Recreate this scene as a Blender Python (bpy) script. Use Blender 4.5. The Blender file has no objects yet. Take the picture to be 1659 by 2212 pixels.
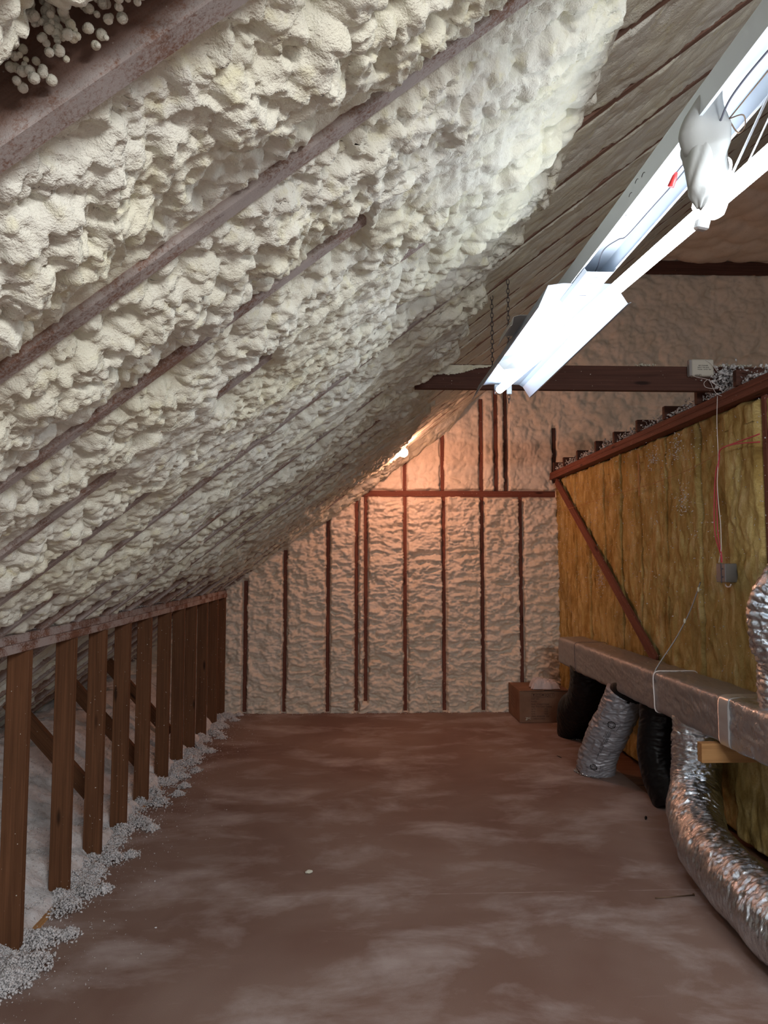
import bpy, bmesh, math, random
import numpy as np
from mathutils import Vector, Matrix

# ------------------------------------------------------------------ camera, world, lights, exposure
SC = bpy.context.scene
COL = SC.collection
SC.view_settings.view_transform = 'Standard'
SC.view_settings.look = 'None'
SC.view_settings.gamma = 1.0
SC.view_settings.use_curve_mapping = False
SC.view_settings.exposure = 0.66
R = math.radians

cam_d = bpy.data.cameras.new('camera')
cam = bpy.data.objects.new('camera', cam_d)
COL.objects.link(cam)
cam_d.sensor_fit = 'HORIZONTAL'
cam_d.sensor_width = 36.0
cam_d.lens = 36.0 * 1550 / 1659
cam_d.clip_start = 0.02
cam.location = (0, 0, 1.55)
cam.rotation_euler = (R(90 + 4.03), 0, R(-2.2))
SC.camera = cam

w = bpy.data.worlds.new('attic_air')
SC.world = w
w.use_nodes = True
w.node_tree.nodes['Background'].inputs[0].default_value = (0.96, 0.95, 0.98, 1)
w.node_tree.nodes['Background'].inputs[1].default_value = 0.33

TUBE_POWER = 13.5
WARM_POWER = 340.0
SMALL_BULB = 14.0


def area(name, loc, rot, sx, sy, power, color):
    l = bpy.data.lights.new(name, 'AREA')
    l.shape = 'RECTANGLE'
    l.size, l.size_y = sx, sy
    l.energy = power
    l.color = color
    o = bpy.data.objects.new(name, l)
    o.location = loc
    o.rotation_euler = rot
    COL.objects.link(o)
    return o


# added fill light behind the photographer, stands for no known fixture
area('attic_fill_light', (1.15, -0.9, 2.45), (R(24), 0, 0), 1.4, 0.3, 66, (1.0, 0.97, 0.95))

# ------------------------------------------------------------------ constants of the place
SL, Z0 = 0.78, 2.31             # slope of the roof: z = Z0 + SL * x at the rafter faces
TH = math.atan(SL)
CT, ST = math.cos(TH), math.sin(TH)
YB = 7.60                       # back wall stud faces
XK = -1.34                      # room side of the knee wall
XW = 2.14                       # face of the right wall
ZC = 4.85                       # flat ceiling at the top
RY = [0.79 + 0.398 * k for k in range(18)]


# ------------------------------------------------------------------ noise in numpy
def hsh(i, j, s):
    n = (i.astype(np.int64) * 374761393 + j.astype(np.int64) * 668265263 + int(s) * 974634777) & 0xffffffff
    n = ((n ^ (n >> 13)) * 1274126177) & 0xffffffff
    n = ((n ^ (n >> 16)) * 2246822519) & 0xffffffff
    return (n ^ (n >> 15)) / 4294967295.0


def vn(u, v, s=0):
    iu, iv = np.floor(u), np.floor(v)
    fu, fv = u - iu, v - iv
    fu = fu * fu * fu * (fu * (fu * 6 - 15) + 10)
    fv = fv * fv * fv * (fv * (fv * 6 - 15) + 10)
    a = hsh(iu, iv, s)
    b = hsh(iu + 1, iv, s)
    c = hsh(iu, iv + 1, s)
    d = hsh(iu + 1, iv + 1, s)
    return (a + (b - a) * fu + (c - a) * fv + (a - b - c + d) * fu * fv) * 2 - 1


def fbm(u, v, s=0, o=4):
    t, a = 0, 0.5
    for k in range(o):
        t = t + a * vn(u * 2 ** k + 7.3 * k, v * 2 ** k - 3.1 * k, s + k)
        a *= 0.5
    return t


def bub(u, v, s, lo=0.45, hi=1.0):
    """height of a field of overlapping round lumps, one per unit cell"""
    iu, iv = np.floor(u), np.floor(v)
    best = np.zeros_like(u)
    for di in (-1, 0, 1):
        for dj in (-1, 0, 1):
            ci, cj = iu + di, iv + dj
            pu = ci + hsh(ci, cj, s)
            pv = cj + hsh(ci, cj, s + 1)
            r = lo + (hi - lo) * hsh(ci, cj, s + 2)
            lift = 0.25 * hsh(ci, cj, s + 3)
            d2 = (u - pu) ** 2 + (v - pv) ** 2
            h = np.sqrt(np.maximum(0, r * r - d2)) * (0.75 + lift)
            best = np.maximum(best, h)
    return best


def sst(x, a, b):
    t = np.clip((x - a) / (b - a), 0, 1)
    return t * t * (3 - 2 * t)


# ------------------------------------------------------------------ materials
def mat(name, color=(0.8, 0.8, 0.8), rough=0.6, metal=0.0, emit=None, spec=None):
    m = bpy.data.materials.new(name)
    m.use_nodes = True
    b = m.node_tree.nodes['Principled BSDF']
    b.inputs['Base Color'].default_value = (*color, 1)
    b.inputs['Roughness'].default_value = rough
    b.inputs['Metallic'].default_value = metal
    if spec is not None:
        b.inputs['Specular IOR Level'].default_value = spec
    if emit:
        b.inputs['Emission Color'].default_value = (*emit[0], 1)
        b.inputs['Emission Strength'].default_value = emit[1]
    return m


class NT:
    def __init__(s, m):
        s.t = m.node_tree
        s.b = s.t.nodes['Principled BSDF']
        s.co = s.t.nodes.new('ShaderNodeTexCoord')
        s.info = None

    def n(s, kind, **k):
        nd = s.t.nodes.new(kind)
        for a, b in k.items():
            setattr(nd, a, b)
        return nd

    def l(s, a, b):
        s.t.links.new(a, b)

    def mapped(s, scale=(1, 1, 1), rand=False):
        mp = s.n('ShaderNodeMapping')
        mp.inputs['Scale'].default_value = scale
        s.l(s.co.outputs['Object'], mp.inputs['Vector'])
        if rand:
            oi = s.n('ShaderNodeObjectInfo')
            mu = s.n('ShaderNodeMath', operation='MULTIPLY')
            mu.inputs[1].default_value = 37.0
            s.l(oi.outputs['Random'], mu.inputs[0])
            s.l(mu.outputs[0], mp.inputs['Location'])
        return mp.outputs[0]

    def noise(s, vec, scale, detail=4, rough=0.55, dist=0.0):
        nd = s.n('ShaderNodeTexNoise')
        nd.inputs['Scale'].default_value = scale
        nd.inputs['Detail'].default_value = detail
        nd.inputs['Roughness'].default_value = rough
        nd.inputs['Distortion'].default_value = dist
        s.l(vec, nd.inputs['Vector'])
        return nd.outputs['Fac']

    def ramp(s, fac, stops):
        nd = s.n('ShaderNodeValToRGB')
        e = nd.color_ramp.elements
        e[0].position, e[0].color = stops[0][0], (*stops[0][1], 1)
        e[1].position, e[1].color = stops[-1][0], (*stops[-1][1], 1)
        for p, c in stops[1:-1]:
            x = e.new(p)
            x.color = (*c, 1)
        s.l(fac, nd.inputs[0])
        return nd.outputs[0]

    def mix(s, fac, a, b, mode='MIX'):
        nd = s.n('ShaderNodeMix', data_type='RGBA', blend_type=mode)
        for i, v in ((0, fac), (6, a), (7, b)):
            if isinstance(v, (int, float)):
                nd.inputs[i].default_value = v
            elif isinstance(v, tuple):
                nd.inputs[i].default_value = (*v, 1)
            else:
                s.l(v, nd.inputs[i])
        return nd.outputs[2]

    def bump(s, h, strength=0.3, dist=0.01, prev=None):
        nd = s.n('ShaderNodeBump')
        nd.inputs['Strength'].default_value = strength
        nd.inputs['Distance'].default_value = dist
        s.l(h, nd.inputs['Height'])
        if prev is not None:
            s.l(prev, nd.inputs['Normal'])
        s.l(nd.outputs[0], s.b.inputs['Normal'])
        return nd.outputs[0]


def wood(name, dark, light, dust=0.0, dustcol=(0.55, 0.50, 0.50), speck=0.5, fade=None):
    m = mat(name, light, 0.72, spec=0.25)
    t = NT(m)
    v = t.mapped((1.2, 14, 14), True)
    g = t.noise(v, 2.2, 6, 0.6, 0.6)
    v2 = t.mapped((0.5, 40, 40), True)
    g2 = t.noise(v2, 3.0, 3)
    c = t.ramp(g, [(0.3, dark), (0.52, tuple((a + b) / 2 for a, b in zip(dark, light))), (0.72, light)])
    c = t.mix(0.35, c, t.ramp(g2, [(0.35, tuple(x * 0.6 for x in dark)), (0.65, light)]))
    vo = t.n('ShaderNodeTexVoronoi')
    vo.inputs['Scale'].default_value = 1.0
    t.l(t.mapped((2.2, 9, 9), True), vo.inputs['Vector'])
    c = t.mix(t.ramp(vo.outputs['Distance'], [(0.06, (1, 1, 1)), (0.13, (0, 0, 0))]), c, tuple(x * 0.35 for x in dark))
    if dust > 0:
        v3 = t.mapped((1, 1, 1), True)
        d = t.noise(v3, 170, 6, 0.85)
        dl = t.noise(v3, 7, 5, 0.7)
        dustn = d
        dd = t.n('ShaderNodeMath', operation='MULTIPLY_ADD')
        t.l(dl, dd.inputs[0])
        dd.inputs[1].default_value = 0.9
        t.l(d, dd.inputs[2])
        lo = 1.18 - dust * 0.6
        f = t.ramp(dd.outputs[0], [(min(0.98, lo - 0.16), (0, 0, 0)), (min(0.99, lo + 0.04), (1, 1, 1))])
        if fade:
            sx = t.n('ShaderNodeSeparateXYZ')
            t.l(t.co.outputs['Object'], sx.inputs[0])
            mr = t.n('ShaderNodeMapRange')
            mr.inputs[1].default_value, mr.inputs[2].default_value = fade
            mr.inputs[3].default_value, mr.inputs[4].default_value = 1.0, 0.12
            t.l(sx.outputs['X'], mr.inputs[0])
            mu = t.n('ShaderNodeMath', operation='MULTIPLY')
            t.l(f, mu.inputs[0])
            t.l(mr.outputs[0], mu.inputs[1])
            mz = t.n('ShaderNodeMapRange')
            mz.inputs[1].default_value, mz.inputs[2].default_value = -0.066, -0.045
            mz.inputs[3].default_value, mz.inputs[4].default_value = 1.0, 0.15
            t.l(sx.outputs['Z'], mz.inputs[0])
            mv = t.n('ShaderNodeMath', operation='MULTIPLY')
            t.l(mu.outputs[0], mv.inputs[0])
            t.l(mz.outputs[0], mv.inputs[1])
            f = mv.outputs[0]
        c = t.mix(f, c, dustcol)
    if speck > 0:
        v4 = t.mapped((1, 1, 1), True)
        sp = t.noise(v4, 95, 1, 0.5)
        f = t.ramp(sp, [(0.80 - speck * 0.05, (0, 0, 0)), (0.83 - speck * 0.05, (1, 1, 1))])
        c = t.mix(f, c, (0.62, 0.58, 0.52))
    t.l(c, t.b.inputs['Base Color'])
    nb = t.bump(g2, 0.35, 0.002)
    if dust > 0:
        t.bump(dustn, 0.8, 0.004, nb)
    return m


def foam_mat(name, base, yellow, pit, fine=1.0):
    m = mat(name, base, 0.62, spec=0.28)
    t = NT(m)
    v = t.mapped()
    n1 = t.noise(v, 3.5, 4)
    n2 = t.noise(v, 22, 3)
    c = t.ramp(n1, [(0.38, base), (0.68, yellow)])
    c = t.mix(t.ramp(n2, [(0.56, (0, 0, 0)), (0.75, (0.7, 0.7, 0.7))]), c, pit)
    t.l(c, t.b.inputs['Base Color'])
    a = t.noise(v, 85, 4, 0.6)
    b = t.bump(a, 0.40 * fine, 0.010)
    g = t.noise(v, 330, 2, 0.6)
    t.bump(g, 0.55 * fine, 0.0025, b)
    return m


M = {}
M['foam'] = foam_mat('spray_foam', (0.76, 0.77, 0.69), (0.76, 0.755, 0.61), (0.71, 0.69, 0.46), 1.35)
M['foam_warm_lit'] = foam_mat('spray_foam_warm_lit', (0.78, 0.70, 0.60), (0.74, 0.65, 0.53), (0.66, 0.56, 0.43), 0.8)  # same foam, with the bulb's warm light mixed into its colour
M['rafter'] = wood('dusty_rafter', (0.17, 0.085, 0.055), (0.36, 0.20, 0.14), 0.36, (0.50, 0.45, 0.43), 0.9, (0.15, 0.6))
M['dark_wood'] = wood('dark_old_wood', (0.065, 0.028, 0.02), (0.12, 0.052, 0.038), 0.0, speck=0.5)
M['red_wood'] = wood('red_brown_wood', (0.115, 0.036, 0.024), (0.22, 0.078, 0.05), 0.0, speck=0.9)
M['stud'] = wood('knee_wall_stud', (0.105, 0.045, 0.020), (0.19, 0.085, 0.040), 0.0, speck=0.75)
M['plate'] = wood('knee_wall_plate', (0.15, 0.062, 0.036), (0.28, 0.13, 0.08), 0.25, (0.46, 0.39, 0.37), 0.9)
M['block'] = wood('fresh_wood', (0.36, 0.18, 0.07), (0.55, 0.31, 0.13), 0.0, speck=0.0)
M['deck'] = wood('deck_board', (0.13, 0.06, 0.035), (0.24, 0.12, 0.07), 0.0, speck=0.3)


def floor_mat():
    m = mat('hardboard_floor', (0.25, 0.16, 0.13), 0.68, spec=0.3)
    t = NT(m)
    v = t.mapped()
    big = t.noise(v, 0.75, 4, 0.6, 0.4)
    c = t.ramp(big, [(0.35, (0.20, 0.118, 0.094)), (0.5, (0.25, 0.168, 0.138)), (0.66, (0.31, 0.225, 0.19))])
    cl = t.noise(t.mapped((1.0, 1.6, 1)), 1.7, 8, 0.62, 0.3)
    wet = t.ramp(cl, [(0.48, (0, 0, 0)), (0.57, (0.4, 0.4, 0.4)), (0.68, (1, 1, 1))])
    c = t.mix(wet, c, (0.47, 0.40, 0.38))
    st = t.noise(t.mapped((2.2, 9, 1)), 1.5, 6, 0.7, 1.2)
    c = t.mix(t.ramp(st, [(0.62, (0, 0, 0)), (0.76, (0.45, 0.45, 0.45))]), c, (0.47, 0.38, 0.35))
    gr = t.noise(v, 420, 2, 0.6)
    c = t.mix(t.ramp(gr, [(0.35, (0.25, 0.25, 0.25)), (0.7, (0, 0, 0))]), c, (0.08, 0.045, 0.03))
    # sheet seam across the floor, dusted white
    sx = t.n('ShaderNodeSeparateXYZ')
    t.l(t.co.outputs['Object'], sx.inputs[0])
    wv = t.noise(t.mapped((1, 0.2, 1)), 3, 3)
    ad = t.n('ShaderNodeMath', operation='MULTIPLY_ADD')
    t.l(wv, ad.inputs[0]); ad.inputs[1].default_value = 0.012
    t.l(sx.outputs['Y'], ad.inputs[2])
    sb = t.n('ShaderNodeMath', operation='SUBTRACT')
    t.l(ad.outputs[0], sb.inputs[0]); sb.inputs[1].default_value = 3.476
    ab = t.n('ShaderNodeMath', operation='ABSOLUTE')
    t.l(sb.outputs[0], ab.inputs[0])
    ln = t.ramp(ab.outputs[0], [(0.0015, (1, 1, 1)), (0.0045, (0, 0, 0))])
    br = t.noise(v, 9, 3)
    lf = t.mix(1.0, ln, t.ramp(br, [(0.4, (0, 0, 0)), (0.6, (0.55, 0.55, 0.55))]), 'MULTIPLY')
    c = t.mix(lf, c, (0.5, 0.43, 0.40))
    t.l(c, t.b.inputs['Base Color'])
    t.bump(gr, 0.25, 0.001)
    return m


M['floor'] = floor_mat()


def mineral_mat():
    m = mat('mineral_wool', (0.5, 0.36, 0.1), 0.95, spec=0.1)
    t = NT(m)
    v = t.mapped((1, 3.4, 1.3), False)
    a = t.noise(v, 3.0, 9, 0.66, 0.5)
    c = t.ramp(a, [(0.28, (0.19, 0.115, 0.035)), (0.42, (0.41, 0.285, 0.095)), (0.54, (0.56, 0.42, 0.165)), (0.70, (0.76, 0.63, 0.34))])
    v2 = t.mapped((1, 1, 1))
    b = t.noise(v2, 2.2, 5, 0.6, 0.5)
    c = t.mix(t.ramp(b, [(0.55, (0, 0, 0)), (0.78, (0.75, 0.75, 0.75))]), c, (0.13, 0.075, 0.03))
    f = t.noise(t.mapped((1, 15, 8)), 7, 5, 0.75, 2.5)
    c = t.mix(t.ramp(f, [(0.35, (0.5, 0.5, 0.5)), (0.6, (0, 0, 0))]), c, (0.22, 0.13, 0.035))
    t.l(c, t.b.inputs['Base Color'])
    p = t.bump(a, 0.6, 0.02)
    t.bump(f, 0.55, 0.006, p)
    return m


M['mineral'] = mineral_mat()


def fluff_mat():
    m = mat('loose_white_insulation', (0.72, 0.72, 0.74), 0.95, spec=0.1)
    t = NT(m)
    v = t.mapped()
    a = t.noise(v, 14, 5, 0.7)
    t.l(t.ramp(a, [(0.3, (0.72, 0.71, 0.72)), (0.6, (0.92, 0.92, 0.94))]), t.b.inputs['Base Color'])
    t.bump(t.noise(v, 70, 4, 0.8), 0.9, 0.012)
    return m


M['fluff'] = fluff_mat()
M['enamel'] = mat('white_enamel', (0.60, 0.66, 0.73), 0.35, spec=0.5)
M['pan'] = mat('reflector_enamel', (0.36, 0.43, 0.52), 0.35, spec=0.5)
M['enamel_out'] = mat('grey_enamel_outside', (0.66, 0.68, 0.66), 0.4)
M['lamp'] = mat('fluorescent_glass', (1, 1, 1), 0.3, emit=((0.86, 0.93, 1.0), TUBE_POWER))
M['warm'] = mat('warm_bulb_glass', (1, 1, 1), 0.3, emit=((1.0, 0.46, 0.29), WARM_POWER))
M['cfl'] = mat('cool_bulb_glass', (1, 1, 1), 0.3, emit=((0.92, 0.95, 1.0), SMALL_BULB))
M['dark_metal'] = mat('dark_chain_metal', (0.12, 0.11, 0.11), 0.45, 0.8)
M['black'] = mat('black_plastic_film', (0.005, 0.005, 0.006), 0.38, spec=0.3)
M['wire_black'] = mat('dark_wire', (0.06, 0.06, 0.08), 0.5)
M['wire_white'] = mat('white_wire', (0.75, 0.70, 0.68), 0.5)
M['wire_red'] = mat('red_wire', (0.50, 0.045, 0.07), 0.45)
M['red_plastic'] = mat('red_plastic', (0.75, 0.04, 0.04), 0.4)
M['module'] = mat('beige_plastic', (0.55, 0.53, 0.46), 0.5)
M['module_side'] = mat('grey_plastic_side', (0.32, 0.31, 0.31), 0.5)
M['ink'] = mat('black_ink', (0.02, 0.018, 0.018), 0.7)
M['faint_ink'] = mat('faded_box_ink', (0.04, 0.018, 0.015), 0.8)
M['steel'] = mat('galvanised_steel', (0.30, 0.31, 0.33), 0.42, 0.85)
M['nail'] = mat('rusty_nail', (0.18, 0.12, 0.08), 0.5, 0.7)
M['ceramic'] = mat('white_ceramic', (0.42, 0.43, 0.44), 0.35)


def cardboard():
    m = mat('cardboard', (0.28, 0.16, 0.10), 0.85, spec=0.15)
    t = NT(m)
    n = t.noise(t.mapped((1, 1, 1)), 5, 5)
    t.l(t.ramp(n, [(0.35, (0.21, 0.115, 0.075)), (0.65, (0.28, 0.165, 0.11))]), t.b.inputs['Base Color'])
    t.bump(t.noise(t.mapped((1, 1, 1)), 30, 3), 0.15, 0.002)
    return m


M['card'] = cardboard()


def foil(name, base, rough, scale=(1, 1, 1), ns=26, st=0.5, dist=0.008, metal=1.0):
    m = mat(name, base, rough, metal)
    t = NT(m)
    a = t.noise(t.mapped(scale), ns, 5, 0.62, 1.4)
    b = t.bump(a, st, dist)
    t.bump(t.noise(t.mapped(scale), ns * 4, 3, 0.6, 0.6), st * 0.6, dist * 0.3, b)
    r = t.noise(t.mapped((1, 1, 1)), 7, 3)
    rr = t.n('ShaderNodeMapRange')
    rr.inputs[3].default_value = rough * 0.7
    rr.inputs[4].default_value = rough * 1.5
    t.l(r, rr.inputs[0])
    t.l(rr.outputs[0], t.b.inputs['Roughness'])
    return m


M['foil'] = foil('shiny_foil', (0.72, 0.78, 0.84), 0.15, (1, 2.2, 1), 34, 0.6, 0.006)
M['foil_dull'] = foil('dull_foil_wrap', (0.44, 0.44, 0.45), 0.36, (0.6, 3.5, 0.6), 11, 0.75, 0.012, 0.85)
M['foil_near'] = foil('bright_foil_wrap', (0.66, 0.70, 0.75), 0.26, (0.8, 2.0, 0.8), 13, 0.75, 0.012, 0.95)
M['tape'] = foil('silver_tape', (0.66, 0.68, 0.69), 0.30, (1, 1, 1), 30, 0.2, 0.002, 0.7)
M['grey_film'] = foil('grey_plastic_film', (0.30, 0.30, 0.33), 0.34, (1, 1, 3), 14, 0.5, 0.006, 0.25)


def cloth_mat(name, c):
    m = mat(name, c, 0.85, spec=0.2)
    b = m.node_tree.nodes['Principled BSDF']
    t = NT(m)
    t.bump(t.noise(t.mapped(), 18, 4, 0.6), 0.3, 0.006)
    return m


M['cloth'] = cloth_mat('white_rag', (0.62, 0.56, 0.56))
M['sheet'] = cloth_mat('white_fabric', (0.34, 0.35, 0.34))


# ------------------------------------------------------------------ mesh helpers
def setp(o, label=None, cat=None, group=None, kind=None):
    if label: o['label'] = label
    if cat: o['category'] = cat
    if group: o['group'] = group
    if kind: o['kind'] = kind
    return o


def link(name, me, material, parent=None, smooth=True):
    o = bpy.data.objects.new(name, me)
    COL.objects.link(o)
    if material is not None:
        me.materials.append(M[material] if isinstance(material, str) else material)
    if parent is not None:
        o.parent = parent
    if smooth and len(me.polygons):
        me.polygons.foreach_set('use_smooth', np.ones(len(me.polygons), dtype=bool))
    return o


def empty(name, loc, label, cat, group=None):
    o = bpy.data.objects.new(name, None)
    o.empty_display_size = 0.05
    o.location = loc
    COL.objects.link(o)
    bpy.context.view_layer.update()
    return setp(o, label, cat, group)


def raw_mesh(name, V, F):
    """V (n,3), F (m,k) of one polygon size"""
    me = bpy.data.meshes.new(name)
    V = np.ascontiguousarray(V, dtype=np.float32)
    F = np.ascontiguousarray(F, dtype=np.int32)
    k = F.shape[1]
    me.vertices.add(len(V))
    me.vertices.foreach_set('co', V.ravel())
    me.loops.add(F.size)
    me.loops.foreach_set('vertex_index', F.ravel())
    me.polygons.add(len(F))
    me.polygons.foreach_set('loop_start', np.arange(0, F.size, k, dtype=np.int32))
    me.polygons.foreach_set('loop_total', np.full(len(F), k, dtype=np.int32))
    me.update(calc_edges=True)
    me.validate()
    return me


def grid_vf(P, keep=None, close_v=False, flip=False, off=0):
    n, m = P.shape[:2]
    idx = np.arange(n * m).reshape(n, m) + off
    if close_v:
        idx = np.concatenate([idx, idx[:, :1]], axis=1)
    a, b, c, d = idx[:-1, :-1], idx[1:, :-1], idx[1:, 1:], idx[:-1, 1:]
    F = np.stack([a, b, c, d] if not flip else [a, d, c, b], axis=-1)
    if keep is not None:
        k = keep[:-1, :-1] & keep[1:, :-1] & keep[1:, 1:] & keep[:-1, 1:]
        F = F[k]
    return P.reshape(-1, 3), F.reshape(-1, 4)


def grids(name, parts, material, parent=None, smooth=True):
    VV, FF, off = [], [], 0
    for P, kw in parts:
        V, F = grid_vf(P, off=off, **kw)
        VV.append(V)
        FF.append(F)
        off += len(V)
    return link(name, raw_mesh(name, np.concatenate(VV), np.concatenate(FF)), material, parent, smooth)


def board(name, p0, p1, wy, wz, material, parent=None, up=(0, 0, 1), bev=0.0025):
    """a board running from p0 to p1: wy is its width sideways, wz its height along up"""
    p0, p1 = Vector(p0), Vector(p1)
    x = (p1 - p0)
    L = x.length
    x.normalize()
    u = Vector(up)
    y = u.cross(x)
    if y.length < 1e-4:
        u = Vector((1, 0, 0))
        y = u.cross(x)
    y.normalize()
    z = x.cross(y)
    bm = bmesh.new()
    bmesh.ops.create_cube(bm, size=1)
    bmesh.ops.scale(bm, vec=(L, wy, wz), verts=bm.verts)
    if bev:
        bmesh.ops.bevel(bm, geom=bm.edges[:], offset=min(bev, wy * 0.2, wz * 0.2), segments=1, affect='EDGES')
    me = bpy.data.meshes.new(name)
    bm.to_mesh(me)
    bm.free()
    o = link(name, me, material, parent, smooth=False)
    Mx = Matrix((x, y, z)).transposed().to_4x4()
    Mx.translation = (p0 + p1) / 2
    if parent is not None:
        Mx = parent.matrix_world.inverted() @ Mx
    o.matrix_local = Mx
    return o


def tube_P(path, rad, n=12, ell=None, cap=True):
    """points of a tube: path (k,3); rad scalar, (k,) or function(s_array, phi)->(k,n)"""
    P = np.asarray(path, float)
    T = np.gradient(P, axis=0)
    T /= np.linalg.norm(T, axis=1)[:, None] + 1e-12
    N = np.zeros_like(P)
    ref = np.array([0, 0, 1.0]) if abs(T[0, 2]) < 0.9 else np.array([-1.0, 0, 0])
    v = ref - T[0] * ref.dot(T[0])
    v /= np.linalg.norm(v)
    N[0] = v
    for i in range(1, len(P)):
        v = N[i - 1] - T[i] * N[i - 1].dot(T[i])
        N[i] = v / (np.linalg.norm(v) + 1e-12)
    B = np.cross(T, N)
    phi = np.linspace(0, 2 * np.pi, n, endpoint=False)
    seg = np.linalg.norm(np.diff(P, axis=0), axis=1)
    s = np.concatenate([[0], np.cumsum(seg)])
    if callable(rad):
        r = rad(s[:, None] + 0 * phi, phi[None, :] + 0 * s[:, None])
    else:
        r = np.broadcast_to(np.asarray(rad, float).reshape(-1, 1), (len(P), n))
    e = (1, 1) if ell is None else ell
    Q = P[:, None, :] + r[..., None] * (np.cos(phi)[None, :, None] * N[:, None, :] * e[0] + np.sin(phi)[None, :, None] * B[:, None, :] * e[1])
    if cap:
        Q = np.concatenate([np.repeat(P[:1, None, :], n, 1), Q, np.repeat(P[-1:, None, :], n, 1)], 0)
    return Q


def tube(name, path, rad, material, parent=None, n=8, ell=None, cap=True, smooth=True, shift=None):
    Q = tube_P(path, rad, n, ell, cap)
    if parent is not None:
        Q = Q - np.array(parent.matrix_world.translation)
    return grids(name, [(Q, dict(close_v=True))], material, parent, smooth)


def spline(pts, k=12):
    P = np.asarray(pts, float)
    P = np.concatenate([[2 * P[0] - P[1]], P, [2 * P[-1] - P[-2]]])
    out = []
    for i in range(1, len(P) - 2):
        t = np.linspace(0, 1, k, endpoint=False)[:, None]
        a, b, c, d = P[i - 1], P[i], P[i + 1], P[i + 2]
        out.append(0.5 * ((2 * b) + (c - a) * t + (2 * a - 5 * b + 4 * c - d) * t ** 2 + (3 * b - a - 3 * c + d) * t ** 3))
    out.append(P[-2][None])
    return np.concatenate(out)


def resample(P, ds):
    seg = np.linalg.norm(np.diff(P, axis=0), axis=1)
    s = np.concatenate([[0], np.cumsum(seg)])
    q = np.linspace(0, s[-1], max(3, int(s[-1] / ds)))
    return np.stack([np.interp(q, s, P[:, i]) for i in range(3)], 1)


def sphere(name, c, r, material, parent=None, sc=(1, 1, 1), seg=24):
    bm = bmesh.new()
    bmesh.ops.create_uvsphere(bm, u_segments=seg, v_segments=seg // 2, radius=r)
    bmesh.ops.scale(bm, vec=sc, verts=bm.verts)
    c = Vector(c) - (parent.matrix_world.translation if parent else Vector())
    bmesh.ops.translate(bm, vec=c, verts=bm.verts)
    me = bpy.data.meshes.new(name)
    bm.to_mesh(me)
    bm.free()
    return link(name, me, material, parent)


def flakes_mesh(name, C, S, seed=1):
    """little irregular flakes: centres C (n,3), sizes S (n,)"""
    rg = np.random.RandomState(seed)
    n = len(C)
    base = np.array([[1, 0, 0], [-1, 0, 0], [0, 1, 0], [0, -1, 0], [0, 0, 1], [0, 0, -1]], float)
    V = base[None] * (0.45 + 0.9 * rg.rand(n, 6, 1)) + 0.25 * rg.randn(n, 6, 3)
    q = rg.randn(n, 4)
    q /= np.linalg.norm(q, axis=1)[:, None]
    a, b, c, d = q.T
    Rm = np.stack([1 - 2 * (c * c + d * d), 2 * (b * c - a * d), 2 * (b * d + a * c),
                   2 * (b * c + a * d), 1 - 2 * (b * b + d * d), 2 * (c * d - a * b),
                   2 * (b * d - a * c), 2 * (c * d + a * b), 1 - 2 * (b * b + c * c)], 1).reshape(n, 3, 3)
    V = np.einsum('nij,nkj->nki', Rm, V * np.array([1, 0.7, 0.5])) * S[:, None, None] * 0.5 + C[:, None, :]
    f = np.array([[0, 2, 4], [2, 1, 4], [1, 3, 4], [3, 0, 4], [2, 0, 5], [1, 2, 5], [3, 1, 5], [0, 3, 5]])
    F = f[None] + (np.arange(n) * 6)[:, None, None]
    return raw_mesh(name, V.reshape(-1, 3), F.reshape(-1, 3))


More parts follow.
